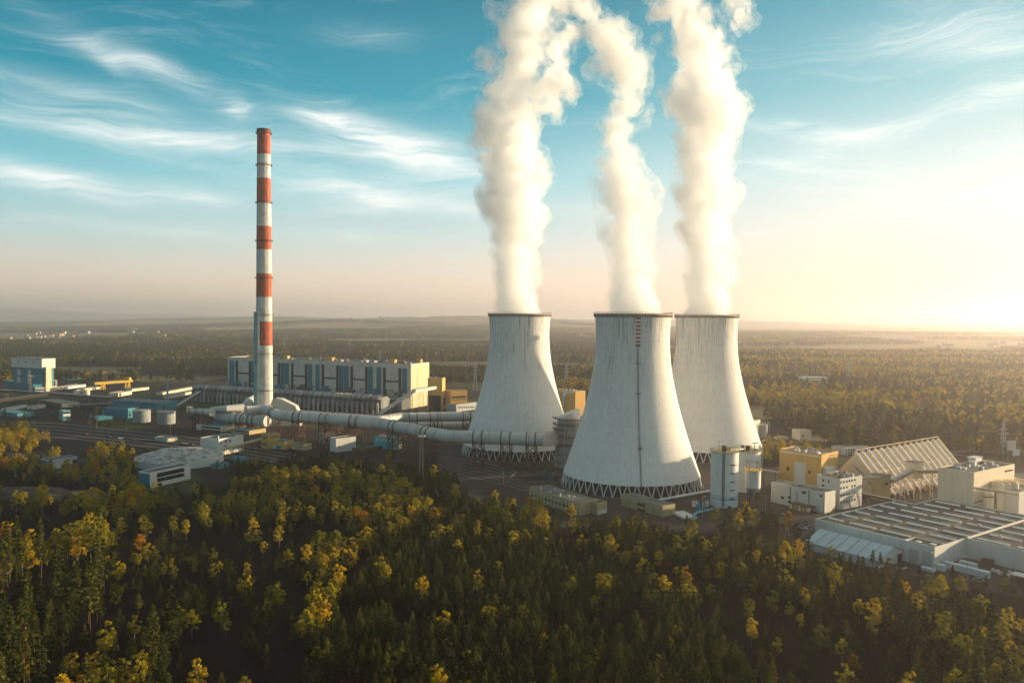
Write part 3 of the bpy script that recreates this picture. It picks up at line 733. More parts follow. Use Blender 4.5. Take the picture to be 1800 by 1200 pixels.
def plume(name, label, Y, rows, puffs, seed):
    """rows: (photo y, left x, right x) of the column's outline at distance Y; the column is round"""
    rr = random.Random(seed)
    sph = []
    rows = sorted(rows, reverse=True)
    base = deep(0.5*(rows[0][1]+rows[0][2]), rows[0][0], Y)
    pts = []
    for (y, xl, xr) in rows:
        a, b = deep(xl, y, Y), deep(xr, y, Y); pts.append((0.5*(a+b), 0.5*(b-a).length))
    for (p, r), (q, s) in zip(pts[:-1], pts[1:]):
        n = max(1, int((q-p).length/(0.28*r)))
        for k in range(n):
            t = k/n; c = p.lerp(q, t); rad = r + (s-r)*t
            sph.append((c, rad*0.80))
            low = max(0.0, min(1.0, (c.z-103)/40))
            for _ in range(6):
                a = rr.uniform(0, 2*math.pi); d = rad*rr.uniform(0.55, 0.9); pr = rad*rr.choice((0.16, 0.22, 0.3, 0.4))
                if low < 0.5: d, pr = rad*0.72, rad*0.26
                sph.append((c + Vector((math.cos(a)*d, math.sin(a)*d, rr.uniform(-3, 3)*low)), pr))
    for (x, y, pr, dy) in puffs:
        c = deep(x, y, Y+dy); sph.append((c, pr*Y/FPX))
    def tidy(me, vox):
        tmp = bpy.data.objects.new('tmp', me); COL.objects.link(tmp)
        md = tmp.modifiers.new('r', 'REMESH'); md.mode = 'VOXEL'; md.voxel_size = vox
        dg = bpy.context.evaluated_depsgraph_get(); r = bpy.data.meshes.new_from_object(tmp.evaluated_get(dg)); bpy.data.objects.remove(tmp); return r
    off = Vector((seed*13.7, seed*5.1, seed*3.3)); z0 = 103.5
    t = thing(name, label, 'steam plume', (base.x, base.y, TOW_H), 0, 'steam plumes over the cooling towers')
    for part, grow, amp, args in (('core', -4.0, 0.55, (0.085, 0, 0, 0, True)), ('body', -0.6, 1.0, (0.085, 0.30, 0.40, 0.26, False)), ('veil', 2.6, 1.25, (0.06, 0.38, 0.46, 0.22, False))):
        bm = bmesh.new()
        for c, r in sph:
            g_ = grow*(0.12+0.88*min(1.0, max(0.0, (c.z-z0)/28.0)))
            if r+g_ > 2.2: bmesh.ops.create_icosphere(bm, subdivisions=2, radius=r+g_, matrix=Matrix.Translation(c))
        me = bpy.data.meshes.new('tmp'); bm.to_mesh(me); bm.free()
        out = tidy(me, 1.3)
        nv = len(out.vertices); co = np.empty(nv*3, np.float32); no = np.empty(nv*3, np.float32)
        out.vertices.foreach_get('co', co); out.vertex_normals.foreach_get('vector', no)
        co = co.reshape(-1, 3); no = no.reshape(-1, 3)
        dis = np.empty(nv, np.float32); lat = np.empty((nv, 3), np.float32)
        for i in range(nv):
            p = Vector(co[i]); k = min(1.0, max(0.0, (p.z-z0)/28.0))
            f = noise.fractal((p+off)*0.075, 0.85, 2.1, 5)          # billows
            b = 1.0-abs(noise.noise((p+off)*0.16))*2.0
            h = noise.fractal((p+off)*0.45, 0.6, 2.0, 3)
            kk = 0.10+0.90*k; hk = min(1.0, max(0.0, (p.z-150)/120.0))
            dis[i] = (3.0*f + 0.7*b + 1.6*h)*kk*(1+0.5*hk)
            w = noise.noise_vector((p+off)*0.05)
            lat[i] = (w.x*2.2*kk, w.y*2.2*kk, w.z*1.5*kk)
        c2 = co + no*(dis*amp)[:, None] + lat
        c2[:, 2] = np.maximum(c2[:, 2], TOW_H-1.5+grow*0.05)
        c2 -= np.array([base.x, base.y, TOW_H], np.float32)
        out.vertices.foreach_set('co', c2.astype(np.float32).ravel()); out.update()
        me = tidy(out, 1.5); me.name = part
        me.polygons.foreach_set('use_smooth', [True]*len(me.polygons))
        me.materials.clear(); me.materials.append(steam_mat(seed, *args))
        o = bpy.data.objects.new(part, me); COL.objects.link(o); o.parent = t
    return t
if True:
    plume('steam_plume', 'thick white steam column from the cooling tower behind the pipe', 589,
      [(555, 866, 958), (535, 866, 948), (500, 868, 944), (450, 872, 944), (400, 864, 948), (350, 850, 956), (300, 842, 964), (250, 838, 956), (200, 842, 944), (150, 860, 952),
       (100, 872, 960), (50, 886, 970), (0, 898, 990), (-70, 915, 1020), (-140, 940, 1060)],
      [(965, 150, 30, 0), (990, 150, 22, 5), (1000, 165, 14, 0), (970, 185, 18, 0), (972, 205, 9, 0), (860, 105, 18, 0), (850, 100, 10, 0), (850, 200, 20, 6), (848, 225, 16, 0), (985, 110, 20, 8), (975, 90, 24, 0),
       (868, 20, 10, 0), (858, 12, 7, 0), (905, 60, 40, 0), (1000, 60, 16, 0), (880, 40, 16, 0)], 1)
    plume('steam_plume', 'thinner bent steam column from the nearest cooling tower', 479,
      [(557, 1062, 1172), (535, 1064, 1166), (500, 1068, 1150), (450, 1068, 1142), (400, 1060, 1140), (350, 1058, 1142), (300, 1060, 1126), (250, 1052, 1112), (200, 1078, 1122), (165, 1074, 1130),
       (130, 1056, 1140), (100, 1046, 1130), (70, 1034, 1112), (40, 1015, 1075), (10, 990, 1050), (-30, 975, 1030), (-80, 950, 1000)],
      [(1140, 330, 18, 0), (1150, 345, 14, 0), (1140, 360, 16, 0), (1062, 330, 14, 0), (1062, 225, 14, 0), (1136, 200, 10, 0), (1128, 215, 9, 0), (1045, 118, 11, 0), (1138, 95, 9, 0), (1002, 8, 26, 0), (1008, 55, 12, 0), (1040, 128, 8, 0), (1062, 130, 10, 0)], 2)
    plume('steam_plume', 'broad steam column from the warm lit cooling tower', 590,
      [(557, 1196, 1290), (535, 1198, 1288), (500, 1200, 1282), (450, 1200, 1284), (400, 1192, 1284), (350, 1188, 1286), (300, 1186, 1286), (270, 1188, 1290), (230, 1184, 1304), (190, 1174, 1306), (150, 1178, 1296),
       (110, 1186, 1280), (70, 1178, 1262), (30, 1160, 1244), (0, 1150, 1236), (-60, 1130, 1230), (-130, 1110, 1210)],
      [(1300, 185, 14, 0), (1292, 120, 14, 0), (1285, 100, 10, 0), (1170, 55, 10, 0), (1158, 65, 8, 0), (1180, 180, 16, 0), (1300, 25, 22, 0), (1318, 35, 16, 0), (1330, 40, 9, 0), (1285, 5, 16, 0), (1290, 45, 9, 0), (1306, 5, 12, 0),
       (1152, 20, 16, 0), (1270, 55, 8, 0), (1278, 85, 8, 0), (1286, 330, 12, 0), (1296, 345, 8, 0)], 3)
# ------------------------------------------------------------------ works buildings
W_WHITE = mat('white cladding', (0.62, 0.59, 0.54), 0.7, 0.06, 0.15, streak=0.25)
W_GREY = mat('grey cladding', (0.36, 0.37, 0.37), 0.75, 0.12, 0.2, streak=0.3)
W_YEL = mat('yellow cladding', (0.60, 0.36, 0.10), 0.75, 0.08, 0.2, streak=0.15)
W_BEIGE = mat('beige cladding', (0.42, 0.33, 0.17), 0.8, 0.1, 0.25, streak=0.25)
W_CREAM = mat('cream cladding', (0.70, 0.59, 0.43), 0.8, 0.07, 0.2, streak=0.2)
W_TEAL = mat('teal cladding', (0.015, 0.19, 0.25), 0.6, 0.15, 0.2)
W_TEALP = mat('pale teal cladding', (0.12, 0.32, 0.36), 0.7, 0.15, 0.3, streak=0.2)
W_DTEAL = mat('dark teal glass', (0.0, 0.15, 0.20), 0.5, 0.25, 0.3)
W_BROWN = mat('brown cladding', (0.13, 0.08, 0.05), 0.8, 0.2, 0.3)
R_DARK = mat('dark roofing felt', (0.075, 0.075, 0.07), 0.9, 0.25, 0.12, col2=(0.11, 0.10, 0.085), c2scale=0.05)
R_GREY = mat('grey roofing', (0.16, 0.16, 0.15), 0.9, 0.2, 0.15, col2=(0.10, 0.095, 0.09), c2scale=0.08)
R_TEAL = mat('blue roofing', (0.05, 0.18, 0.22), 0.7, 0.2, 0.2)
R_TAN = mat('tan roofing', (0.30, 0.24, 0.18), 0.9, 0.2, 0.2)
GLASS = mat('window glass', (0.02, 0.025, 0.03), 0.15, 0.3, 0.5)
DARK = mat('dark opening', (0.015, 0.013, 0.012), 0.8, 0.2, 0.5)
STEEL = mat('weathered steel', (0.17, 0.15, 0.13), 0.6, 0.25, 0.6)
RUST = mat('rust brown steel', (0.10, 0.045, 0.03), 0.8, 0.35, 0.8)
PIPEM = mat('pipe sheet', (0.52, 0.51, 0.47), 0.55, 0.08, 0.12, streak=0.45, metal=0.0)
YELP = mat('yellow paint', (0.62, 0.40, 0.06), 0.6, 0.15, 0.4)
GALV = mat('galvanised steel', (0.42, 0.41, 0.39), 0.5, 0.15, 0.5)
TEALP = mat('teal paint', (0.0, 0.25, 0.33), 0.5, 0.1, 0.5)
ORANGE = mat('orange band paint', (0.40, 0.095, 0.042), 0.8, 0.3, 0.25, streak=0.45)
MASTW = mat('chimney white', (0.56, 0.55, 0.51), 0.8, 0.18, 0.2, streak=0.6)

class Bld:
    """box building whose roof corners A (left), B (near), C (right) and near foot were measured on the photo"""
    def __init__(s, name, label, cat, A, B, C, by, wall=None, roof=None, group=None, h=None, L=None, par=0.5, walls2=None):
        if h is None:
            g = at(B[0], by, 0); s.h = deep(B[0], B[1], g.y).z
        else:
            s.h = h; g = at(B[0], B[1], h)
        b = at(B[0], B[1], s.h); a = at(A[0], A[1], s.h); c = at(C[0], C[1], s.h)
        ab, cb = (a-b).xy, (c-b).xy
        if ab.length > cb.length:
            ey = ab.normalized(); ex = Vector((ey.y, -ey.x))
        else:
            ex = cb.normalized(); ey = Vector((-ex.y, ex.x))
        s.Lx = max(2.0, cb.dot(ex)); s.Ly = max(2.0, ab.dot(ey))
        if L: s.Lx, s.Ly = L[0] or s.Lx, L[1] or s.Ly
        s.o = Vector((g.x, g.y, 0)); s.rz = math.atan2(ex.y, ex.x); s.ex, s.ey = Vector((ex.x, ex.y, 0)), Vector((ey.x, ey.y, 0))
        s.t = thing(name, label, cat, s.o, s.rz, group)
        wall = wall or W_WHITE; roof = roof or R_GREY
        m = MB(); m.box(0, 0, -0.3, s.Lx, s.Ly, s.h-0.15)
        w = 0.35; X, Y, h0 = s.Lx, s.Ly, s.h-0.15
        if par:
            m.box(0, 0, h0+.002, X, w, h0+par); m.box(0, Y-w, h0+.002, X, Y, h0+par); m.box(0, w+.002, h0+.002, w, Y-w-.002, h0+par); m.box(X-w, w+.002, h0+.002, X, Y-w-.002, h0+par)
        s.walls = m.build('walls', wall, s.t)
        r = MB(); r.box(w+.02, w+.02, h0+.004, X-w-.02, Y-w-.02, h0+.14) if par else r.box(-.25, -.25, h0+.004, X+.25, Y+.25, h0+.2)
        s.roof = r.build('roof', roof, s.t)
    def uv(s, face, px, py):
        """photo pixel -> (distance along the facade from the near corner, height)"""
        d = ray(px, py); o = Vector((0, 0, CAMZ)); n = -s.ey if face == 'x' else -s.ex
        t = (s.o-o).dot(n)/d.dot(n); p = o+d*t-s.o
        return (p.dot(s.ex if face == 'x' else s.ey), p.z)
    def pane(s, face, x0, y0, x1, y1, m=None, name='window', out=0.08, px=True):
        if px:
            (u0, z1), (u1, z0) = s.uv(face, x0, y0), s.uv(face, x1, y1)
            (_, z1b), (_, z0b) = s.uv(face, x1, y0), s.uv(face, x0, y1); z1 = (z1+z1b)/2; z0 = (z0+z0b)/2
        else: u0, z0, u1, z1 = x0, y0, x1, y1
        u0, u1 = sorted((u0, u1)); z0, z1 = sorted((z0, z1))
        lim = s.Lx if face == 'x' else s.Ly
        u0 = max(0.15, u0); u1 = min(lim-0.15, u1); z0 = max(0.05, z0); z1 = min(s.h-0.3, z1)
        if u1-u0 < 0.1 or z1-z0 < 0.1: return None
        b = MB()
        if face == 'x': b.box(u0, -out, z0, u1, 0.02, z1)
        else: b.box(-out, u0, z0, 0.02, u1, z1)
        return b.build(name, m or GLASS, s.t)
    def grid(s, face, u0, u1, nu, z0, z1, nz, w, h, m=None, name='window', skip=()):
        L = s.Lx if face == 'x' else s.Ly
        for j in range(nz):
            for i in range(nu):
                if (i, j) in skip: continue
                u = (u0+(u1-u0)*(i/(max(1, nu-1))))*L; z = (z0+(z1-z0)*(j/(max(1, nz-1))))*s.h
                s.pane(face, u-w/2, z-h/2, u+w/2, z+h/2, m, name, px=False)
    def vent(s, u, v, w, d, h, m=None, name='roof_vent'):
        b = MB(); x, y = u*s.Lx, v*s.Ly; z = s.h
        b.box(x-w/2, y-d/2, z-.02, x+w/2, y+d/2, z+h)
        if h > 0.7: b.box(x-w*.6, y-d*.6, z+h+.002, x+w*.6, y+d*.6, z+h+.18)
        return b.build(name, m or GALV, s.roof)
    def vents(s, n, seed, lo=.5, hi=1.6, m=None):
        r = random.Random(seed)
        for k in range(n): s.vent(r.uniform(.12, .88), r.uniform(.12, .88), r.uniform(lo, hi), r.uniform(lo, hi), r.uniform(.5, 1.5), m or r.choice((GALV, W_WHITE, STEEL)))
    def stack(s, u, v, r, h):
        b = MB(); b.lathe([(r, s.h-.02), (r, s.h+h), (r*1.4, s.h+h), (r*1.4, s.h+h+.3)], 10, c=(u*s.Lx, v*s.Ly, 0)); b.build('flue', GALV, s.roof)

def zz(ox, oy, k):
    return lambda x, y: (ox+x/k, oy+y/k)

# --- boiler house
z2 = zz(350, 550, 4)
ph = Bld('boiler_house', 'very long white boiler house with tall teal window strips behind the striped chimney', 'boiler house', (400, 628.7), (722, 641), (756, 634), 717.5, mat('boiler house panels', (.52, .495, .45), .75, .12, .12, streak=.4), R_DARK, L=(38, None), par=1.2)
for x0, x1, y0, y1 in ((215,247,335,490),(368,392,340,490),(575,603,352,500),(605,632,352,500),(768,795,360,548),(820,848,362,552),(985,1015,370,560),(1020,1052,370,560),(1190,1222,378,575),(1250,1280,380,575),(1430,1460,388,592)):
    a = z2(x0, y0); b = z2(x1, y1); ph.pane('y', a[0], a[1], b[0], b[1], W_DTEAL, 'glazing_strip', 0.5)
for x0, x1, y0, y1 in ((258,275,335,515),(350,366,340,520),(553,571,350,525),(648,664,352,548),(745,762,358,550),(862,880,362,560),(965,981,368,560),(1065,1082,372,570),(1168,1185,378,575),(1295,1312,384,590),(1403,1421,388,600)):
    a = z2(x0, y0); b = z2(x1, y1); ph.pane('y', a[0], a[1], b[0], b[1], DARK, 'dark_strip', 0.35)
for x0, x1, y0 in ((275,350,418),(523,553,430),(664,745,438),(880,965,452),(1082,1168,461),(1312,1403,475)):
    a = z2(x0, y0); b = z2(x1, y0+11); ph.pane('y', a[0], a[1], b[0], b[1], DARK, 'dark_band', 0.3)
for k in range(11):      # sheet joints across the white panels
    0 or ph.pane('y', 1, 8+k*3.7, ph.Ly-1, 8.12+k*3.7, W_GREY, 'panel_joint', 0.12, px=False)
ph.pane('x', .05, .1, ph.Lx-.05, ph.h-.3, mat('sandy cladding', (.62, .50, .32), .8, .06, .2, streak=.1), 'end_cladding', .06, px=False)
for k in range(14): ph.pane('x', 12.5, 8+k*2.6, 13.6, 9.3+k*2.6, DARK, 'window', 0.1, px=False)
rr = random.Random(3)
for k in range(24):
    v = 0.03+k*0.04; ph.vent(rr.uniform(.15, .6), v, rr.uniform(2, 6), rr.uniform(2.5, 6), rr.uniform(.8, 2.4), rr.choice((STEEL, W_BROWN, R_DARK, W_GREY)))
for u, v, w in ((.3, .885, 8), (.4, .70, 6), (.3, .44, 8), (.35, .12, 7), (.9, .04, 6)): ph.vent(u, v, w*.7, w, 4.2, W_YEL, 'roof_house')
for k in range(9): ph.stack(rr.uniform(.3, .8), .06+k*.11, .5, rr.uniform(2.5, 5))
for k in range(8):      # teal conveyors and ducts at the foot of the glazing
    m = MB(); y0 = ph.Ly*(0.02+k*0.128)
    m.box(-7, y0, 14, -0.6, y0+12, 17); m.tube([(-4, y0+16, 8), (-4, y0+16, 19), (-4, y0+24, 19), (-4, y0+24, 10)], 0.7, 8); m.box(-6, y0+2, 17.1, -2, y0+7, 20)
    m.build('duct', W_TEAL if k % 2 else mat('slate steel', (.06, .1, .11), .7), ph.t)
# lean-to at the foot
m = MB(); m.box(-26, 0, -0.2, -0.6, ph.Ly, 12); m.build('lower_hall', mat('dark cladding', (.11, .12, .12), .8, .2, .2), ph.t)

# --- dust filters in a row
def dust_filter():
    t = thing('dust_filter', 'grey hooded dust filter unit in the row before the boiler house', 'dust filter', group='dust filters in a row before the boiler house')
    m = MB(); m.box(-5.2, 0, 6, 5.2, 16, 14.5); m.poly([(-5.2,0,14.51),(5.2,0,14.51),(5.2,16,14.51),(-5.2,16,14.51),(-4,4,17.5),(4,4,17.5),(4,12,17.5),(-4,12,17.5)], ((0,1,5,4),(1,2,6,5),(2,3,7,6),(3,0,4,7),(4,5,6,7)))
    m.build('casing', mat('filter sheet', (.20, .21, .21), .7, .2, .3, streak=.5, perobj=.3), t)
    for s in (-1, 1):
        m = MB(); m.tube([(s*2.9, -3.5, 0), (s*2.9, -3.5, 12), (s*2.9, -2.6, 15.2), (s*2.9, 0.5, 17.5), (s*2.6, 4.5, 18)], [1.5, 1.5, 1.9, 2.0, 1.6], 12); m.build('duct', mat('filter duct sheet', (.30, .30, .29), .65, .2, .5, streak=.6, perobj=.3), t, smooth=True)
        m = MB(); m.bar((s*4.9, 1, -0.2), (s*4.9, 1, 6), 0.6); m.bar((s*4.9, 15, -0.2), (s*4.9, 15, 6), 0.6); m.build('leg', STEEL, t)
    m = MB(); m.poly([(-4.6,1,6),(4.6,1,6),(4.6,15,6),(-4.6,15,6),(-1,6,2),(1,6,2),(1,10,2),(-1,10,2)], ((0,4,5,1),(1,5,6,2),(2,6,7,3),(3,7,4,0),(4,7,6,5))); m.build('hopper', STEEL, t)
    m = MB(); m.box(-3.5, 5, 17.6, -1.5, 8, 19.2); m.box(1.5, 8, 17.6, 3, 10.5, 18.8); m.bar((-4.5, 2, 19.4), (4.5, 2, 19.4), .15); m.bar((-4.5, 2, 17.4), (-4.5, 2, 19.4), .15); m.bar((4.5, 2, 17.4), (4.5, 2, 19.4), .15); m.build('roof_gear', STEEL, t)
    return t
u = (ph.ey).copy(); p0 = at(671, 728); rz = math.atan2(-u.y, -u.x)
prot = None
for k in range(21):
    p = p0 + u*(k*12.6+6)
    if prot is None: prot = dust_filter(); q = prot; kids = [c for c in COL.objects if c.parent == prot]
    else:
        q = prot.copy(); COL.objects.link(q)
        for c_ in kids: cc = c_.copy(); COL.objects.link(cc); cc.parent = q
    q.location = p; q.rotation_euler = (0, 0, rz)

# --- tall chimney
CH = at(465, 712); CH = Vector((720*(465-900)/FPX, 720.0, 0)); CH.x = deep(464.5, 712, 720).x
ztop = deep(463, 230, 720).z
t = thing('striped_chimney', 'very tall chimney painted in red and white bands', 'chimney', CH)
r_at = lambda z: 7.75 + (5.75-7.75)*z/ztop
zof = lambda y: deep(464, y, 720).z
bands = [(231, 272, 'r'), (272, 314, 'w'), (314, 356, 'r'), (356, 398, 'w'), (398, 439, 'r'), (439, 481, 'w'), (481, 522, 'r'), (522, 565, 'w'), (565, 607, 'r'), (607, 760, 'w')]
for y0, y1, c_ in bands:
    za, zb = max(0, zof(y1)), zof(y0)
    if y1 == 760: za = 0
    m = MB(); m.lathe([(r_at(za), za), (r_at(zb), zb)], 48, cap0=False, cap1=(y0 == 231)); m.build('painted_band', ORANGE if c_ == 'r' else MASTW, t, smooth=True)
for y in (235, 291, 357, 424, 489, 554, 622, 686):
    z = zof(y); r = r_at(z); m = MB()
    m.lathe([(r-.05, z-.25), (r+1.3, z-.1), (r+1.3, z+.15), (r-.05, z+.15)], 40, cap0=False, cap1=False); m.lathe([(r+1.22, z+1.1), (r+1.32, z+1.1), (r+1.32, z+1.25), (r+1.22, z+1.25)], 40, cap0=False, cap1=False)
    for i in range(20):
        a = 2*math.pi*i/20; m.bar(((r+1.27)*math.cos(a), (r+1.27)*math.sin(a), z+.1), ((r+1.27)*math.cos(a), (r+1.27)*math.sin(a), z+1.2), .1)
    m.build('service_ring', DARK, t)
m = MB(); m.lathe([(r_at(ztop)-.6, ztop-1), (r_at(ztop)+.3, ztop-1), (r_at(ztop)+.3, ztop+1.2), (r_at(ztop)-.6, ztop+1.2)], 40, cap0=False, cap1=True); m.build('cap', RUST, t)
for dx, y in ((-5.9, 548), (-3.2, 548)):
    zt = zof(y); m = MB(); m.tube([(dx, -6.9, 0), (dx, -6.6, zt)], [1.5, 1.3], 12); m.build('flue_pipe', W_TEALP if dx < -5 else MASTW, t, smooth=True)
m = MB()
for s in (-.4, .4): m.bar((6.0+s, -5.2, 5), (4.1+s, -4.2, ztop-2), .16)
m.build('ladder', STEEL, t)

# --- flue ducts
FLANGE = mat('rust flange', (.26, .15, .11), .8, .35, .8)
def flange_list(pts, fr, r):
    out = []
    for i, f in fr: p = pts[i].lerp(pts[i+1], f); out.append((p, (pts[i+1]-pts[i]).normalized()))
    return out
def duct(label, pts, r, fl, tr_, name='flue_duct'):
    t = thing(name, label, 'flue duct', (pts[0].x, pts[0].y, 0)); o = Vector((pts[0].x, pts[0].y, 0)); pts = [p-o for p in pts]
    m = MB(); m.tube(pts, r, 32); m.build('pipe', PIPEM, t, smooth=True)
    for p, d in flange_list(pts, fl, r):
        rr_ = r[0] if isinstance(r, list) else r
        m = MB(); m.tube([p-d*.14, p+d*.14], rr_+.16, 28); m.build('flange', FLANGE, t)
    for i, f in tr_:
        p = pts[i].lerp(pts[i+1], f); d = (pts[i+1]-pts[i]); d.z = 0; d.normalize(); n = Vector((-d.y, d.x, 0)); rr_ = r[0] if isinstance(r, list) else r
        m = MB(); top = p.z-rr_+.3; c4 = [p+d*a*3+n*b*(rr_+.2) for a in (-1, 1) for b in (-1, 1)]
        for q in c4: m.bar((q.x, q.y, 0), (q.x, q.y, p.z), .5)
        for a_, b_ in ((0, 1), (2, 3), (0, 2), (1, 3)):
            A_, B_ = c4[a_], c4[b_]; nz = 3
            for k in range(nz):
                z0, z1 = top*k/nz, top*(k+1)/nz
                m.bar((A_.x, A_.y, z0), (B_.x, B_.y, z1), .25); m.bar((B_.x, B_.y, z0), (A_.x, A_.y, z1), .25); m.bar((A_.x, A_.y, z1), (B_.x, B_.y, z1), .3)
        for s in (-1, 1): m.tube([p+d*s*3-d*.3, p+d*s*3+d*.3], rr_+.45, 24)
        m.build('trestle', RUST, t)
    return t
Zp = 20.0
P1 = [at(432, 722, Zp), at(462, 720, Zp), at(474, 722, Zp), at(489, 730, Zp), at(660, 742.5, Zp), at(786, 766.5, Zp), at(955, 772.5, Zp)]
duct('big pale flue duct running in front of the farthest cooling tower', P1, 4.25, [(3, .12), (3, .2), (3, .36), (3, .50), (3, .56), (3, .78), (3, .85), (4, .02), (4, .14), (4, .3), (4, .52), (4, .66), (4, .9), (5, .08), (5, .28), (5, .36), (5, .45), (5, .86)],
     [(2, .5), (3, .22), (3, .5), (3, .8), (4, .3), (4, .75), (5, .33), (5, .62), (5, .88)])
P2 = [at(520, 728, Zp), at(668, 738.5, Zp), at(706, 732.5, Zp), at(840, 731, Zp), at(985, 737, Zp)]
duct('second flue duct passing behind the farthest cooling tower', P2, 3.6, [(1, .3), (2, .2), (2, .5), (2, .8)], [(0, .5), (2, .15), (2, .42), (2, .85)])
P3 = [at(712, 748, 11.5), at(840, 747, 11.5), at(990, 752, 11.5)]
duct('lower flue duct below the one passing behind the farthest tower', P3, 2.9, [(0, .3), (0, .7)], [(0, .45)])
P4 = [at(330, 722, 15), at(352, 723, 15), at(374, 725, 15)]
duct('short pale duct at the far end by the lattice mast', P4, [2.6, 2.6, 3.4], [(0, .9)], [(0, .5), (1, .6)])
P5 = [at(383, 731, 10), at(440, 737, 10), at(470, 740, 10)]
duct('thick pale duct lying low under the chimney foot', P5, [5.0, 4.8, 4.6], [(0, .5), (0, .9)], [(0, .75), (1, .2)])
P6 = [at(372, 720, 16), at(400, 718, 18), at(428, 716, 18)]
duct('upper pale duct leading to the chimney foot', P6, [2.4, 3.2, 3.4], [(0, .6), (1, .5)], [(1, .3)])
P7 = [at(424, 718, 14), at(438, 705, 22), at(447, 699, 22)]
duct('tilted duct climbing to the chimney', P7, [3.6, 3.4, 3.0], [(0, .5)], [])
# scroll housing right of the chimney foot
t = thing('duct_housing', 'grey wedge shaped duct housing leaning against the chimney foot', 'duct housing', CH+Vector((6, 1, 0)))
m = MB(); pr = [(0, 0), (0, 22), (4, 25), (9, 24.5), (22, 18), (26, 9), (26, 0)]
m.poly([(x, 0, z) for x, z in pr]+[(x, 9, z) for x, z in pr], [tuple(range(7)), tuple(reversed(range(7, 14)))]+[(i, i+7, (i+1) % 7+7, (i+1) % 7) for i in range(7)]); m.build('housing', PIPEM, t)
m = MB(); m.box(9, -.3, 3, 14, 0, 8); m.build('hatch', W_WHITE, t)

# --- absorber tower
AB = deep(999, 800, 533); AB.z = 0
t = thing('absorber_tower', 'round grey absorber tower with white slanted hood and rusty landings', 'absorber tower', AB)
m = MB(); m.lathe([(8.6, -.2), (8.6, 15), (8.2, 15.2), (8.2, 24), (7.6, 25), (7.6, 32.5)], 40); m.build('vessel', mat('absorber sheet', (.33, .33, .30), .6, .12, .3, streak=.35), t, smooth=True)
m = MB(); n_ = 32
ring0 = [(7.9*math.cos(2*math.pi*i/n_), 7.9*math.sin(2*math.pi*i/n_), 32.6) for i in range(n_)]
ring1 = [(7.0*math.cos(2*math.pi*i/n_)+0.4, 7.0*math.sin(2*math.pi*i/n_), 36.5+3.0*math.cos(2*math.pi*i/n_)*.9) for i in range(n_)]
m.poly(ring0+ring1, [(i, (i+1) % n_, n_+(i+1) % n_, n_+i) for i in range(n_)]+[tuple(n_+i for i in range(n_))]); m.build('hood', W_WHITE, t)
for z in (4, 9, 15.1, 20, 24.5, 28.3, 32.4):
    r = 8.7 if z < 15.2 else 8.3
    m = MB(); m.lathe([(r-.3, z), (r+.45, z), (r+.45, z+.4), (r-.3, z+.4)], 40, cap0=False, cap1=False); m.build('stiffener', GALV if z > 16 else STEEL, t)
for z, a0, a1 in ((16, 150, 320), (21, 200, 350), (25.5, 130, 260), (29, 160, 400), (33, 170, 300)):
    m = MB(); N_ = int((a1-a0)/10)
    for k in range(N_):
        a, b = R(a0+k*10), R(a0+k*10+10); ra, rb = 8.5, 10.6
        m.poly([(ra*math.cos(a), ra*math.sin(a), z), (rb*math.cos(a), rb*math.sin(a), z), (rb*math.cos(b), rb*math.sin(b), z), (ra*math.cos(b), ra*math.sin(b), z)]+[(q*math.cos(w), q*math.sin(w), z-.25) for q, w in ((ra, a), (rb, a), (rb, b), (ra, b))], ((0,1,2,3),(7,6,5,4),(1,5,6,2),(0,4,5,1),(2,6,7,3)))
        m.bar((rb*math.cos(a), rb*math.sin(a), z), (rb*math.cos(a), rb*math.sin(a), z+1.2), .12); m.bar((rb*math.cos(a), rb*math.sin(a), z+1.2), (rb*math.cos(b), rb*math.sin(b), z+1.2), .12)
    m.build('landing', RUST, t)
m = MB()
for a in (160, 200, 250, 300, 345): m.tube([(9.2*math.cos(R(a)), 9.2*math.sin(R(a)), 0), (9.2*math.cos(R(a)), 9.2*math.sin(R(a)), 30)], .35, 8)
m.build('riser_pipe', GALV, t)
m = MB(); e0 = P1[-1]-AB; m.poly([(e0.x-.5, e0.y-4, 15.8), (e0.x-.5, e0.y+4, 15.8), (e0.x-.5, e0.y+4, 24.2), (e0.x-.5, e0.y-4, 24.2), (-6, -6, 15.4), (-6, 6, 15.4), (-6, 6, 23.8), (-6, -6, 23.8)], ((0,1,2,3),(4,7,6,5),(0,4,5,1),(1,5,6,2),(2,6,7,3),(3,7,4,0))); m.build('inlet_duct', GALV, t)

# --- yellow blocks
b = Bld('transfer_tower', 'yellow transfer tower against the end wall of the boiler house', 'transfer tower', (753, 663), (777, 665), (788.5, 662), 722, W_YEL, R_GREY, L=(12, 16))
b.pane('y', 754, 695, 775, 722, DARK, 'dark_bay'); b.pane('x', 779, 697, 787, 712, DARK, 'dark_bay'); b.vents(3, 5)
b = Bld('plant_annex', 'low yellow annex with a long window strip beside the transfer tower', 'annex', (789, 685.5), (792, 687), (821, 686), 722, W_YEL, R_GREY, L=(None, 12))
b.pane('x', 794, 696, 819, 699, GLASS); b.pane('x', 794, 701, 819, 702.5, W_BROWN, 'band')
b = Bld('flat_shed', 'flat grey shed with a row of windows by the farthest cooling tower', 'shed', (799, 709), (802, 711.5), (838, 707), 724, W_GREY, R_GREY, L=(None, 14)); b.vents(4, 6)
for k in range(9): b.pane('x', 805+k*3.4, 714, 807+k*3.4, 717, GLASS)
b = Bld('gypsum_building', 'yellow block between the two front cooling towers', 'industrial building', (976, 684), (1011, 688), (1027, 685), 732, W_YEL, R_GREY, L=(14, None)); b.vents(7, 7, .6, 1.3, W_WHITE)
b.pane('y', 978, 686.5, 1010, 689.5, W_CREAM, 'fascia', .3)
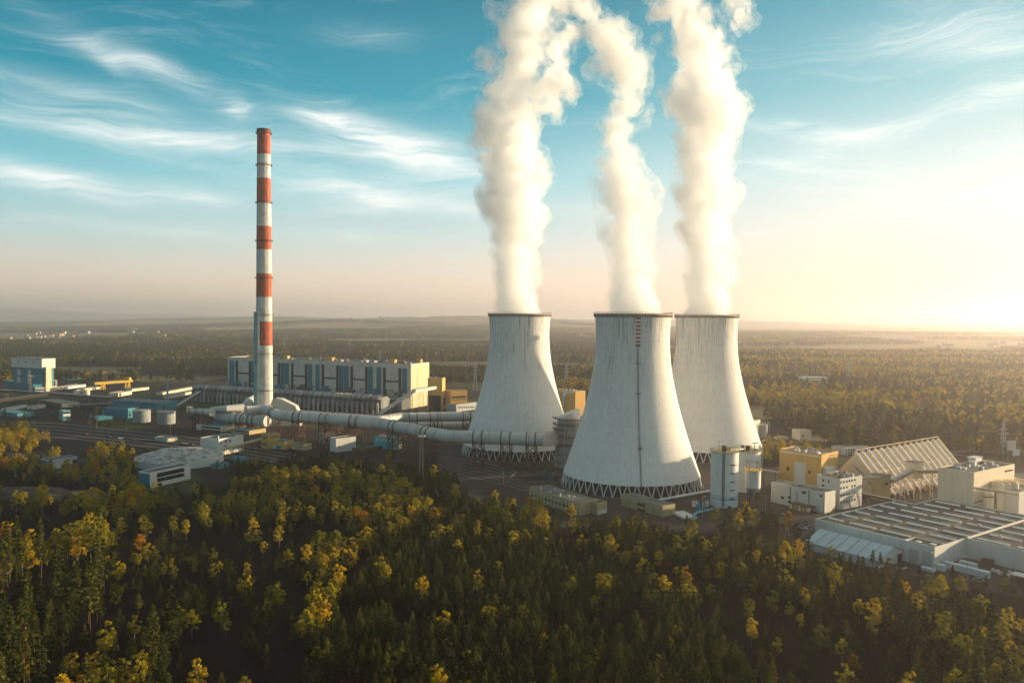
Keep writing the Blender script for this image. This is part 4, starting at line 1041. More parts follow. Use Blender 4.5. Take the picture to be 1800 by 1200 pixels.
m = MB(); m.tube([(-3, 14, 8), (-3, 14, 20), (1, 14, 23)], [1.2, 1.8, 2.4], 12); m.build('vent_duct', PIPEM, b.t, smooth=True)

# --- inclined conveyor gallery to the transfer tower
def gallery(label, pts, w, h, m1, legs, legm=None, name='conveyor_gallery', rail=False):
    o = Vector((pts[0].x, pts[0].y, 0)); t = thing(name, label, 'conveyor', o); P = [p-o for p in pts]
    m = MB()
    for a, b_ in zip(P[:-1], P[1:]): m.bar(a, b_, w, h)
    m.build('gallery', m1, t)
    m = MB()
    for a, b_ in zip(P[:-1], P[1:]): up = Vector((0, 0, h/2+.12)); m.bar(a+up, b_+up, w+.5, .2)
    m.build('roof', GALV if m1 != RUST else R_TAN, t)
    for i, f in legs:
        p = P[i].lerp(P[i+1], f); d = (P[i+1]-P[i]); d.z = 0; d.normalize(); n = Vector((-d.y, d.x, 0)); m = MB()
        z = p.z-h/2-.05
        for s in (-1, 1): m.bar((p+n*s*(w*.5+z*.06)).xy.to_3d(), (p+n*s*w*.4).xy.to_3d()+Vector((0, 0, z)), .35)
        k = 2
        while k < z: m.bar((p-n*w*.5).xy.to_3d()+Vector((0, 0, k)), (p+n*w*.5).xy.to_3d()+Vector((0, 0, min(z, k+3))), .2); k += 4
        m.build('support', legm or STEEL, t)
    return t
gallery('white conveyor gallery climbing to the yellow transfer tower', [deep(665, 728, 792), deep(727.5, 687, 800), deep(764, 681, 838)], 4.6, 3.0, MASTW, [(0, .35), (0, .65), (0, .95), (1, .35), (1, .75)])
gallery('dark inclined conveyor gallery left of the dust filters', [deep(308, 717, 850), deep(351, 690, 880)], 3.5, 3, W_BROWN, [(0, .3), (0, .7)])

# --- white silos
z5 = zz(1220, 700, 5.454)
def cyl(t, nm, c, prof, m, n=40, smooth=True):
    q = MB(); q.lathe(prof, n, c=c); return q.build(nm, m, t, smooth=smooth)
def railing(t, c, r, z, n=24, m=None, a0=0, a1=360):
    q = MB(); N_ = n
    for k in range(N_):
        a, b_ = R(a0+(a1-a0)*k/N_), R(a0+(a1-a0)*(k+1)/N_)
        pa = Vector((c[0]+r*math.cos(a), c[1]+r*math.sin(a), z)); pb = Vector((c[0]+r*math.cos(b_), c[1]+r*math.sin(b_), z))
        q.bar(pa, pa+Vector((0, 0, 1.2)), .1); q.bar(pa+Vector((0, 0, 1.2)), pb+Vector((0, 0, 1.2)), .1); q.bar(pa+Vector((0, 0, .6)), pb+Vector((0, 0, .6)), .07)
    return q.build('railing', m or STEEL, t)
def silo(label, px, by, topy, r, extras=True):
    g = at(px, by); g.y += r; g.x = deep(px, by, g.y).x; g.z = 0; H = deep(px, topy, g.y).z
    t = thing('storage_silo', label, 'silo', g, 0, 'white silos beside the nearest cooling tower')
    cyl(t, 'shell', (0, 0, 0), [(r, -.2), (r, H)], mat('silo white', (.72, .70, .65), .7, .07, .2, streak=.3))
    dk = cyl(t, 'deck', (0, 0, 0), [(r+.5, H+.01), (r+.5, H+.4)], W_BEIGE, 40, False); railing(dk, (0, 0), r+.4, H+.4, 28)
    return t, H, g
ts, H1, g1 = silo('white silo with a dark caged ladder running up its front', 1272.5, 893, 793, 7.2)
m = MB(); a = math.atan2(-g1.y, -g1.x)+R(-4); q0 = Vector((math.cos(a), math.sin(a), 0)); sd = Vector((-q0.y, q0.x, 0))
for s in (-.45, .45): m.bar(q0*7.5+sd*s+Vector((0, 0, 1)), q0*7.5+sd*s+Vector((0, 0, H1+1)), .22)
for k in range(24): m.bar(q0*7.5-sd*.5+Vector((0, 0, 1.5+k*1.15)), q0*8.2+sd*.5+Vector((0, 0, 1.5+k*1.15)), .3)
m.build('caged_ladder', RUST, ts)
for z in (5, 9.5, 14, 18.5, 23): m = MB(); a2 = a+R(28); m.bar((7.5*math.cos(a2), 7.5*math.sin(a2), z), (7.5*math.cos(a2+.35), 7.5*math.sin(a2+.35), z), .45); m.build('bracket', RUST, ts)
cyl(ts, 'pipe_ring', (0, 0, 0), [(7.35, 4.2), (7.35, 4.6)], TEALP, 40, False); cyl(ts, 'pipe_ring', (0, 0, 0), [(7.35, 5.6), (7.35, 5.9)], W_TEALP, 40, False)
m = MB(); m.box(-2, -3, H1+.4, 0, -1, H1+3.4); m.build('fan_house', W_BROWN, ts); m = MB(); m.bar((-4, -3, H1+.4), (-4, -3, H1+6.5), .15); m.build('aerial', STEEL, ts)
m = MB(); m.box(1, 0, H1+.4, 3.2, 2, H1+2.2); m.build('hatch_box', W_BEIGE, ts)
t2, H2, g2 = silo('wider white silo behind the silo with the ladder', 1310, 866, 791, 8.6)
for x, y, w, h, mm in ((-4, -5, 1.6, 3.2, W_BROWN), (-1.5, -6, 1.8, 3, DARK), (3, -3, 3.5, .4, STEEL), (2, 2, 1.5, 2, YELP)): m = MB(); m.box(x, y, H2+.4, x+w, y+w, H2+.4+h); m.build('filter_box', mm, t2)
m = MB(); m.bar((4.5, -2, H2+.4), (4.5, -2, H2+4.5), .3); m.bar((3, -2, H2+4.6), (6.5, -2, H2+4.6), .4); m.build('hoist', STEEL, t2)
m = MB(); m.tube([(8.9, -2, 0), (8.9, -2, H2+1)], .35, 8); m.tube([(8.3, -4.2, 0), (8.3, -4.2, H2+1)], .3, 8); m.build('fill_pipe', GALV, t2)
gallery('white walkway joining the tops of the two big silos', [g1+Vector((2, 0, H1+.6)), g2+Vector((-2, -2, H2+1.2))], 2.2, .5, W_CREAM, [])
g = at(1323, 891); g.y += 3; g.x = deep(1323, 880, g.y).x; g.z = 0
t = thing('hopper_silo', 'small hopper silo on a steel frame in front of the wider silo', 'silo', g, 0, 'white silos beside the nearest cooling tower')
zt, zb = deep(1323, 826, g.y).z, deep(1323, 856, g.y).z
cyl(t, 'shell', (0, 0, 0), [(4.0, zb), (4.0, zt)], W_WHITE); cyl(t, 'cone', (0, 0, 0), [(.9, zb-4.6), (3.9, zb-.02)], W_GREY)
dk = cyl(t, 'deck', (0, 0, 0), [(4.7, zt+.01), (4.7, zt+.3)], YELP, 24, False); railing(dk, (0, 0), 4.5, zt+.3, 16, YELP)
m = MB()
for a in range(4): c_, s_ = 3.2*math.cos(R(45+90*a)), 3.2*math.sin(R(45+90*a)); m.bar((c_, s_, 0), (c_, s_, zt+.3), .35); m.bar((c_*1.2, s_*1.2, zt+.3), (c_*1.2, s_*1.2, zt+4.6), .2)
for z in (3, 7): 
    for a in range(4): m.bar((3.2*math.cos(R(45+90*a)), 3.2*math.sin(R(45+90*a)), z), (3.2*math.cos(R(135+90*a)), 3.2*math.sin(R(135+90*a)), z), .25)
for a in range(4): m.bar((3.8*math.cos(R(45+90*a)), 3.8*math.sin(R(45+90*a)), zt+4.6), (3.8*math.cos(R(135+90*a)), 3.8*math.sin(R(135+90*a)), zt+4.6), .2)
m.build('frame', RUST, t)

# --- yellow block, white low block, four storey block
b = Bld('yellow_workshop', 'tall yellow block with a high white door panel and dark roof', 'industrial building', (1369, 790), (1442.8, 800.5), (1478.5, 795), 873, W_YEL, R_GREY, par=.8)
p_, q_ = z5(962, 612), z5(1070, 822); b.pane('y', *p_, *q_, W_WHITE, 'door_panel', .35)
for r_ in ((888, 655, 912, 690), (1097, 690, 1117, 720)): b.pane('y', *z5(*r_[:2]), *z5(*r_[2:]))
b.pane('x', *z5(1240, 650), *z5(1325, 710), W_WHITE, 'annex_box', 2.0); b.vents(12, 11, .6, 1.8); b.stack(.5, .4, .3, 2)
b.pane('y', 1369.5, 793.5, 1442, 799, W_CREAM, 'fascia', .12)
b = Bld('low_white_block', 'long low white block with dark roof in front of the tall yellow block', 'industrial building', (1354.8, 848), (1449.2, 866.5), (1462, 861), 902, W_WHITE, R_GREY, L=(10, None)); b.vents(4, 12, .4, 1.0)
for r_ in ((835, 937, 862, 962), (903, 935, 927, 960), (903, 978, 927, 1003), (1035, 888, 1072, 912), (1205, 922, 1228, 946)): b.pane('y', *z5(*r_[:2]), *z5(*r_[2:]))
b.pane('y', *z5(972, 880), *z5(998, 1000), GALV, 'door')
m = MB()
for s in (0.62, 0.28): m.bar((-.2, b.Ly*s, 0), (-.2, b.Ly*s, b.h), .22)
m.bar((-.2, .1, 0), (-.2, .1, b.h), .25); m.build('downpipe', DARK, b.t)
y0, y1 = sorted((b.uv('y', *z5(965, 1005))[0], b.uv('y', *z5(1170, 1080))[0])); m = MB(); m.box(-5, y0, 2.6, -.1, y1, 3.0); m.box(-4.8, y0, -.1, -4.4, y1, .9); m.build('awning', W_BROWN, b.t)
for k in range(5): m = MB(); yy = y0+(y1-y0)*(k+.3)/5; m.box(-4.9, yy, 0, -3.4, yy+1.7, 2.3); m.build('crate_door', YELP if k % 2 else W_CREAM, b.t)
b = Bld('four_storey_block', 'white four storey block with small square windows and cluttered flat roof', 'building', (1445, 833), (1475.8, 842.5), (1514.6, 836), 896, W_WHITE, R_DARK); b.vents(16, 13, .5, 1.4)
cx = (1408, 1436, 1465, 1490, 1515, 1541)
for j, (ya, yb) in enumerate(((805, 780), (860, 836), (930, 903), (995, 968))):
    for i, x in enumerate(cx):
        if j == 1 and i == 3: continue
        y = ya+(yb-ya)*i/5; b.pane('x', *z5(x-6, y-10), *z5(x+6, y+9))
for r_ in ((1230, 773, 1248, 795), (1285, 783, 1298, 805), (1228, 822, 1248, 842)): b.pane('y', *z5(*r_[:2]), *z5(*r_[2:]))

# --- ribbed storage hall
z6 = zz(1450, 730, 3.871)
RZ = 22.6; r0 = at(1503, 797, RZ); ax = Vector((.81, .58, 0)).normalized(); LR, WR = 95.0, 19.4
t = thing('ribbed_hall', 'large steep roofed storage hall with pale ribs running down its slope', 'storage hall', (r0.x, r0.y, 0), math.atan2(ax.y, ax.x))
# local: x along the ridge, -y towards the camera
m = MB(); m.poly([(0,-WR,1.5),(LR,-WR,1.5),(LR,0,RZ),(0,0,RZ),(0,WR,1.5),(LR,WR,1.5)], ((0,1,2,3),(3,2,5,4))); m.build('roof', mat('corrugated sheet', (.74, .69, .62), .6, .1, .2, streak=.2), t)
m = MB(); m.poly([(0.05,-WR,0),(0.05,WR,0),(0.05,WR,1.5),(0.05,0,RZ-.02),(0.05,-WR,1.5)], ((4,3,2,1,0),)); m.poly([(LR-.05,-WR,0),(LR-.05,WR,0),(LR-.05,WR,1.5),(LR-.05,0,RZ-.02),(LR-.05,-WR,1.5)], ((0,1,2,3,4),)); m.build('gable_wall', W_CREAM, t)
RIBM = mat('rib concrete', (.74, .60, .44), .8, .08, .3)
for k in range(15):
    x = LR*k/14; m = MB(); m.bar((x, -WR-1.5, .4), (x, 0, RZ+.9), 0.8, 1.7); m.bar((x, -WR-1.2, -.2), (x, -WR-1.2, 1.6), .9); m.build('rib', RIBM, t)
for z, y in ((RZ+1.4, 0), (RZ*.52, -WR*.5), (4.0, -WR*.88)): m = MB(); m.bar((0, y-.5, z+.9), (LR, y-.5, z+.9), .35); m.build('purlin', W_CREAM, t)
m = MB()
for k in range(10): m.bar((-1, -WR*.1*k, RZ-k*1.7-6), (-1, -WR*.1*k-2.2, RZ-k*1.7-9), .3)
m.build('outside_stair', STEEL, t)
def block_at(name, label, cat, x0, x1, ytop, ybot, Y, dep, m, rf=None, rz=0.0, zb=None):
    """block standing across the view at distance Y"""
    a, c_ = deep(x0, ybot, Y), deep(x1, ybot, Y); h = deep((x0+x1)/2, ytop, Y).z; z0 = 0 if zb is None else zb
    t = thing(name, label, cat, ((a.x+c_.x)/2, Y, 0), rz); w = (c_.x-a.x)/2; q = MB(); q.box(-w, 0, z0-.1, w, dep, h); q.build('walls', m, t); q = MB(); q.box(-w-.15, -.15, h+.003, w+.15, dep+.15, h+.3); q.build('roof', rf or R_GREY, t)
    return t, w, h
t, w, h = block_at('conveyor_head_house', 'beige conveyor house standing in front of the ribbed hall', 'conveyor house', 1545.6, 1568, 835, 872, 438, 7, W_BEIGE, rz=R(20)); m = MB(); m.box(-1, -.1, 9, 1.5, 0, 10.2); m.build('window', GLASS, t)
t, w, h = block_at('conveyor_junction_house', 'small high conveyor house halfway along the ribbed hall', 'conveyor house', 1603, 1625, 813, 850, 442, 6, W_CREAM, rz=R(20), zb=12); m = MB(); [m.bar((x, y, 0), (x, y, 12), .35) for x in (-2.6, 2.6) for y in (.4, 5.4)]; m.build('support', W_CREAM, t)
gallery('conveyor gallery climbing between the two houses before the ribbed hall', [deep(1568, 846, 436), deep(1606, 826, 441)], 2.2, 1.8, W_BEIGE, [(0, .5)], W_CREAM)
gallery('level conveyor gallery running on to the big white mill', [deep(1614, 829, 441), deep(1654, 828, 440)], 2.2, 1.6, W_BEIGE, [(0, .6)], W_CREAM)
gallery('short conveyor gallery from the four storey block to the conveyor house', [deep(1514, 841, 432), deep(1546, 840, 437)], 2.0, 1.4, W_BEIGE, [], W_CREAM)
gallery('low brown pipe gallery at the foot of the ribbed hall', [deep(1516, 868, 424), deep(1574, 880, 426)], 1.6, 1.0, W_BROWN, [(0, .2), (0, .5), (0, .85)])
gallery('brown pipe gallery between the silos and the yellow block', [deep(1336, 826, 470), deep(1370, 832, 466)], 2.4, 1.2, W_BEIGE, [(0, .2), (0, .8)])

# --- mill building with its silos
z8 = zz(1640, 780, 10)
b = Bld('mill_building', 'big cream white mill building with plant on its flat roof', 'mill building', (1660, 820), (1710, 832.5), (1781.5, 817), 918, W_CREAM, R_GREY, par=.8, L=(None, None)); mill = b
b.vents(14, 14, .8, 2.2); b.vent(.75, .85, 7, 4, 3, W_WHITE, 'roof_house'); b.vent(.5, .6, 2.5, 2.5, 2.4, W_WHITE, 'roof_house')
for k in range(6): b.pane('x', *z8(1262+k*25, 463-k*4), *z8(1278+k*25, 492-k*4))
for k in range(7): b.pane('x', *z8(705+k*26, 1030-k*8), *z8(722+k*26, 1052-k*8))
for f in (.18, .4, .62, .82): m = MB(); m.box(-.25, b.Ly*f-.3, 0, -.02, b.Ly*f+.3, b.h-.4); m.build('pilaster', W_WHITE, b.t)
b = Bld('stair_tower', 'narrow cream stair tower with one vertical window slit beside the mill', 'stair tower', (1650.5, 818.5), (1669, 828), (1680, 825), 905, W_CREAM, R_GREY, L=(6, None)); b.pane('y', *z8(215, 505), *z8(240, 700), W_BROWN, 'window_slit'); b.pane('y', *z8(215, 700), *z8(240, 862), DARK, 'window_slit')
for i, (px, r, lab) in enumerate(((1752, 3.3, 'white silo nearest the mill wall'), (1764, 3.3, 'middle white silo of the three by the mill'), (1777, 3.3, 'white silo farthest from the mill wall'))):
    g = deep(px, 880, 402+i*1.5); g.z = 0; h = deep(px, 850, 402).z; t = thing('mill_silo', lab, 'silo', g, 0, 'silos beside the mill building'); cyl(t, 'shell', (0, 0, 0), [(r, -.1), (r, h), (r*.7, h+1.0), (.3, h+1.3)], W_CREAM, 28); railing(t, (0, 0), r, h+.2, 12, YELP)
for i, px in enumerate((1733.5, 1741)):
    g = deep(px, 880, 394); g.z = 0; h = deep(px, 866, 394).z; t = thing('slim_tank', ('slim upright tank with rusty collars close to the mill wall', 'slim upright tank second from the mill wall')[i], 'tank', g); cyl(t, 'shell', (0, 0, 0), [(1.4, 0), (1.4, h), (.3, h+.8)], W_CREAM, 20); cyl(t, 'collar', (0, 0, 0), [(1.55, h-2.0), (1.55, h-1.6)], RUST, 20, False)
gallery('thin beige pipe bridge crossing in front of the mill silos', [deep(1711, 857, 388), deep(1790, 869, 386)], 1.0, .8, W_BEIGE, [(0, .5)])
b = Bld('end_block', 'pale block cut by the edge of the picture beside the mill silos', 'industrial building', (1785, 864), (1790, 866), (1830, 858), 918, W_WHITE, R_GREY, L=(None, 14)); b.vents(3, 15)
t, w, h = block_at('tower_block', 'cream block rising behind the mill silos at the picture edge', 'industrial building', 1791, 1830, 840, 880, 425, 12, W_CREAM); 

# --- flat factory
O = Vector((140.5, 364.7, 0)); dv = Vector((.577, -.817, 0)); ev = Vector((.817, .577, 0)); FM = Matrix(((dv.x, ev.x, 0, O.x), (dv.y, ev.y, 0, O.y), (0, 0, 1, 0), (0, 0, 0, 1)))
def flat(p): return (FM @ Vector((p[0], p[1], 0))).xy
FZ = 8.0; rzf = math.atan2(dv.y, dv.x)
t = thing('flat_factory', 'huge flat roofed white factory with rows of skylight strips', 'factory', O, rzf); fac = t
fp = [(0,0),(55,0),(55,25),(112,25),(112,92),(10,90),(10,69),(0,69)]
m = MB(); m.prism(fp, -.3, FZ-.3); 
for (x0, y0), (x1, y1) in zip(fp, fp[1:]+fp[:1]):
    a, c_ = Vector((x0, y0, 0)), Vector((x1, y1, 0)); d = (c_-a).normalized(); n = Vector((-d.y, d.x, 0))*.2
    m.bar(a+n+Vector((0, 0, FZ+.05)), c_+n+Vector((0, 0, FZ+.05)), .42, .7)
m.build('walls', W_WHITE, t)
m = MB(); m.prism([(.5,.5),(54.5,.5),(54.5,25.5),(111.5,25.5),(111.5,91.5),(10.5,89.5),(10.5,68.5),(.5,68.5)], FZ-.29, FZ-.1); m.build('roof', mat('factory roof felt', (.06, .056, .052), .9, .25, .1, col2=(.15, .12, .085), c2scale=.045), t)
for j in range(8):
    e = 8+j*10.9
    for d0, d1 in ((1.8, 9.2), (12.3, 24.5), (27, 40.3), (43, 54), (57.5, 70), (73, 86), (89, 102)):
        if d0 > 54 and e < 28: continue
        if d0 < 10 and e > 66: continue
        if d0 == 43 and e < 12: continue
        m = MB(); m.poly([(d0, e-.55, FZ-.1), (d1, e-.55, FZ-.1), (d1, e+.55, FZ-.1), (d0, e+.55, FZ-.1), (d0, e, FZ+.55), (d1, e, FZ+.55)], ((0,1,5,4),(1,2,5),(2,3,4,5),(3,0,4),(0,3,2,1))); m.build('skylight', mat('skylight sheet', (.80, .77, .70), .35, .06, .5), t)
m = MB(); m.bar((55.3, 25.2, FZ+.25), (55.3, 91, FZ+.25), .6, .9); m.build('fire_wall', W_WHITE, t)
for k in range(5): m = MB(); x, y = (62, 80, 91, 70, 48)[k], (38, 33, 44, 60, 50)[k]; m.box(x, y, FZ-.1, x+1.1, y+1.1, FZ+1.2); m.build('roof_vent', GALV, t)
for k in range(9): m = MB(); m.box(5+k*4.4, -.06, 5.6, 5.3+k*4.4, .02, FZ-.4); m.build('panel_seam', W_GREY, t)
def fthing(name, label, cat, d, e, group=None): p = flat((d, e)); return thing(name, label, cat, (p.x, p.y, 0), rzf, group)
t = fthing('loading_bay', 'square white loading bay block with two tall shutters', 'loading bay', 43, -2.2)
m = MB(); m.box(0, 0, -.2, 12.6, 9, 8.3); [m.box(*q) for q in ((0, 0, 8.302, 12.6, .35, 8.9), (0, 8.65, 8.302, 12.6, 9, 8.9), (0, .352, 8.302, .35, 8.648, 8.9), (12.25, .352, 8.302, 12.6, 8.648, 8.9))]; m.build('walls', W_WHITE, t)
m = MB(); m.box(.37, .37, 8.304, 12.23, 8.63, 8.4); m.build('roof', R_DARK, t)
for x in (2.2, 7.6): m = MB(); m.box(x, -.1, 0, x+4, .02, 6.2); m.build('shutter', mat('shutter grey', (.42, .41, .39), .6, .08, .6), t)
for x, y in ((3, 4), (8.5, 5)): m = MB(); m.box(x, y-1, 8.41, x+2, y+1, 8.8); m.build('roof_light', W_WHITE, t)
t = fthing('tent_hall', 'pale blue ridged tent hall along the factory front', 'tent hall', 9, -21.2)
Lt = 34.0; m = MB(); m.poly([(0,0,3.3),(Lt,0,3.3),(Lt,11.5,7.2),(0,11.5,7.2),(0,20.5,4.2),(Lt,20.5,4.2)], ((0,1,2,3),(3,2,5,4))); m.poly([(0,0,3.15),(Lt,0,3.15),(Lt,11.5,7.05),(0,11.5,7.05),(0,20.5,4.05),(Lt,20.5,4.05)], ((3,2,1,0),(4,5,2,3))); m.build('roof', mat('tent sheet', (.40, .50, .52), .5, .05, .3), t)
m = MB(); m.box(.2, .2, -.1, Lt-.2, .3, 3.2); m.poly([(Lt-.2,.2,0),(Lt-.2,20.3,0),(Lt-.2,20.3,4.1),(Lt-.2,11.5,7.0),(Lt-.2,.2,3.2)], ((0,1,2,3,4),)); m.poly([(.2,.2,0),(.2,20.3,0),(.2,20.3,4.1),(.2,11.5,7.0),(.2,.2,3.2)], ((4,3,2,1,0),)); m.build('walls', W_WHITE, t)
for k in range(1, 7): m = MB(); x = Lt*k/7; m.bar((x, -.05, 3.36), (x, 11.5, 7.28), .14, .1); m.build('seam', STEEL, t)
m = MB(); m.box(Lt-.22, 14.5, 0, Lt-.1, 18, 3.6); m.build('doorway', DARK, t)
for x in (3, 6.5, 10): m = MB(); m.box(Lt-.2, x-.04, 0, Lt-.12, x+.04, 3.6); m.build('wall_seam', STEEL, t)
STACKM = mat('wrapped pallets', (.55, .60, .60), .6, .12, 1.2)
def stacks(label, d, e, nx, L, H, dep=2.4):
    for i in range(nx):
        t = fthing('wrapped_pallet_stack', label, 'pallet stack', d+i*L, e, 'pallet stacks: '+label)
        nz = max(2, int(H/.55)); 
        for k in range(nz): m = MB(); m.box(.04, 0, k*H/nz+.03, L-.06, dep, (k+1)*H/nz); m.build('layer', STACKM, t)
stacks('white wrapped pallet stack in the long row beside the loading bay', 56.2, 2.6, 8, 2.2, 2.6)
stacks('white wrapped pallet stack in the shorter row behind the long one', 59, 10.5, 3, 2.2, 2.2)
stacks('white wrapped pallet stack right beside the loading bay corner', 55.6, -2.5, 2, 2.0, 2.4)
stacks('low white pallet stack lying in front of the loading bay shutters', 52.5, -7.5, 2, 2.6, 1.2)
rr = random.Random(9)
for k in range(7):
    t = fthing('bulk_container', 'white bulk container among the clutter by the far factory wall', 'container', 70+k*1.7, 14+rr.uniform(-3, 3), 'bulk containers by the factory wall'); m = MB(); m.box(0, 0, .15, 1.1, 1.1, 1.3); m.build('tank', W_WHITE, t); m = MB(); m.box(-.05, -.05, 0, 1.15, 1.15, .14); m.build('pallet', W_BROWN, t)
t = fthing('yard_canopy', 'small brown canopy with pale roof near the bulk containers', 'canopy', 80, 6); m = MB(); m.box(0, 0, 3, 8, 5, 3.3); m.build('roof', W_WHITE, t); m = MB(); [m.bar((x, y, 0), (x, y, 3), .25) for x in (.3, 4, 7.7) for y in (.3, 4.7)]; m.build('post', W_BROWN, t); m = MB(); m.box(.5, 3.5, 0, 7.5, 4.6, 2.2); m.build('shelving', W_BROWN, t)
t = fthing('brown_skip', 'brown skip against the white factory wall', 'skip', 63, 21); m = MB(); m.poly([(0,0,0),(3.4,0,0),(3.4,2.6,0),(0,2.6,0),(-.3,-.3,2.2),(3.7,-.3,2.2),(3.7,2.9,2.2),(-.3,2.9,2.2)], ((3,2,1,0),(0,1,5,4),(1,2,6,5),(2,3,7,6),(3,0,4,7),(4,5,6,7))); m.build('bin', W_BROWN, t)

# --- front row halls
b = Bld('long_beige_hall', 'long low beige hall with pilasters at the wood edge', 'hall', (930, 857), (1018, 884), (1046.5, 877.5), 906, W_BEIGE, R_GREY); b.vents(8, 21, .4, .9, W_WHITE)
for k in range(14): m = MB(); y = b.Ly*(k+.5)/14; m.box(-.3, y-.25, 0, -.02, y+.25, b.h-.3); m.build('pilaster', W_CREAM, b.t)
b.pane('y', 1, 2.6, b.Ly-1, 3.3, GLASS, 'window_band', px=False)
b = Bld('hall_annex', 'small beige annex with white ground floor at the end of the long hall', 'annex', (1046, 882), (1050, 885), (1067, 881), 905, W_BEIGE, R_GREY, L=(None, 8)); b.pane('x', .2, .1, b.Lx-.2, 2.2, W_WHITE, 'white_base', px=False)
b = Bld('small_beige_hall', 'beige hall with two dark window bands just before the nearest cooling tower', 'hall', (1092, 870), (1164.4, 890), (1180.5, 886.5), 909, W_BEIGE, R_GREY, L=(9, None)); 
z4 = zz(960, 700, 4.5)
b.pane('y', *z4(720, 830), *z4(783, 850)); b.pane('y', *z4(720, 875), *z4(783, 895))
for f in (.2, .42, .78): m = MB(); m.box(-.15, b.Ly*f-.12, 0, -.02, b.Ly*f+.12, b.h-.3); m.build('pilaster', W_BROWN, b.t)
b = Bld('white_shed', 'low white roofed shed at the wood edge by the blue pipe', 'shed', (1180, 899), (1203, 910), (1218, 905), 914, W_WHITE, W_WHITE, par=0)
# pipe bridge with truss
t = thing('pipe_bridge', 'white topped truss bridge between the small beige hall and the silos', 'pipe bridge', deep(1153, 880, 424).xy.to_3d())
a, c_ = deep(1153, 879, 424), deep(1249, 861.5, 432); o = a.xy.to_3d(); a, c_ = a-o, c_-o
m = MB(); m.bar(a, c_, 3, .4); m.build('deck', W_WHITE, t)
m = MB(); dz = Vector((0, 0, -2.6)); n_ = 14
m.bar(a+dz, c_+dz, .3)
for k in range(n_):
    p, q = a.lerp(c_, k/n_), a.lerp(c_, (k+1)/n_); m.bar(p, p+dz, .2); m.bar(p+dz, q, .2)
m.build('truss', STEEL, t)
for f in (.12, .5, .88): m = MB(); p = a.lerp(c_, f); [m.bar(Vector((p.x, p.y+s, 0)), Vector((p.x, p.y+s, p.z)), .3) for s in (-1.2, 1.2)]; m.build('post', STEEL, t)
for i, px in enumerate((1227.6, 1236)):
    g = at(px, 897); t = thing('teal_tank', ('teal upright tank left of its twin at the silo foot', 'teal upright tank right of its twin at the silo foot')[i], 'tank', g); cyl(t, 'shell', (0, 0, 0), [(1.1, 0), (1.1, 3.0), (.5, 3.6)], TEALP, 20); cyl(t, 'lid', (0, 0, 0), [(.5, 3.61), (.5, 3.9)], GALV, 12)
for i, px in enumerate((1219, 1224, 1243)):
    g = at(px, 890); t = thing('small_white_tank', ('small white tank behind the teal pair, outermost', 'small white tank tucked behind the teal pair', 'small white tank between the teal pair and the silo')[i], 'tank', g); cyl(t, 'shell', (0, 0, 0), [(1.0, 0), (1.0, 2.6), (.4, 3.0)], W_WHITE, 16); cyl(t, 'lid', (0, 0, 0), [(.4, 3.01), (.4, 3.3)], GALV, 12)
P8 = [at(1217, 912, 1.2), at(1220, 904, 1.2), at(1226, 900, 1.2), at(1262, 893, 1.2)]
t = thing('blue_pipe', 'pale blue pipe bending along the ground before the silos', 'pipe', P8[0].xy.to_3d()); o = P8[0].xy.to_3d(); m = MB(); m.tube([p-o for p in P8], .75, 14); m.build('pipe', W_TEALP, t, smooth=True)
m = MB(); [m.box((p-o).x-.4, (p-o).y-.5, 0, (p-o).x+.4, (p-o).y+.5, .6) for p in (P8[1].lerp(P8[2], .5), P8[2].lerp(P8[3], .5))]; m.build('plinth', STEEL, t)
# ------------------------------------------------------------------ buildings beside the tracks
z1 = zz(0, 500, 4); z7 = zz(0, 700, 4); z3 = zz(320, 690, 7.06)
b = Bld('white_cube_block', 'white cube block with lit side wall beside the yellow pipe bridge', 'industrial building', (350, 770), (384.4, 772.5), (428, 764.5), 801, W_WHITE, R_GREY); b.vents(4, 31, .4, 1.0, W_WHITE)
for r_ in ((530, 590, 562, 607), (535, 625, 565, 635), (512, 655, 560, 668), (585, 580, 605, 612)): b.pane('x', *z3(*r_[:2]), *z3(*r_[2:]))
b.pane('x', *z3(470, 600), *z3(500, 640), W_GREY, 'shutter')
o_ = [deep(384, 791, 566), deep(462, 771, 600)]
t = gallery('gold lit pipe gantry from the white cube block to the yellow tower', o_, 2.6, 1.1, YELP, [(0, .1), (0, .3), (0, .5), (0, .7), (0, .9)], STEEL, 'pipe_gantry')
b = Bld('office_block', 'flat beige office block with two dark window bands below the ducts', 'office', (345, 746), (388.7, 750.5), (412, 745.5), 759.5, W_CREAM, R_TEAL)
b.pane('y', *z3(240, 422), *z3(475, 444)); b.pane('y', *z3(240, 460), *z3(475, 482))
b = Bld('flat_office', 'flat blue roofed office beside the banded office block', 'office', (405, 754), (438, 757.5), (464, 752.5), 764, W_BEIGE, R_TEAL); b.pane('y', *z3(630, 470), *z3(800, 482)); b.pane('x', *z3(860, 468), *z3(980, 462))
b = Bld('yellow_control_tower', 'small yellow tower building at the end of the gold lit gantry', 'tower building', (458, 762.5), (471.5, 764), (492, 761), 789.5, W_YEL, R_GREY); b.vents(2, 32, .4, .8, W_WHITE)
for k in range(4): b.pane('x', 2+k*1.9, b.h-2.6, 3+k*1.9, b.h-1.5, px=False)
for k in range(3): b.pane('y', 1+k*1.8, b.h-2.8, 1.9+k*1.8, b.h-1.2, px=False)
b.pane('y', 1, 3, b.Ly-1, 3.8, px=False)
b = Bld('yellow_shed', 'yellow shed with a bright teal door next to the small tower', 'shed', (479, 775), (501, 777.5), (517, 773), 790, W_YEL, R_TEAL); b.pane('y', *z3(1165, 660), *z3(1222, 712), TEALP, 'door'); b.pane('y', *z3(1130, 660), *z3(1160, 700), W_WHITE, 'door')
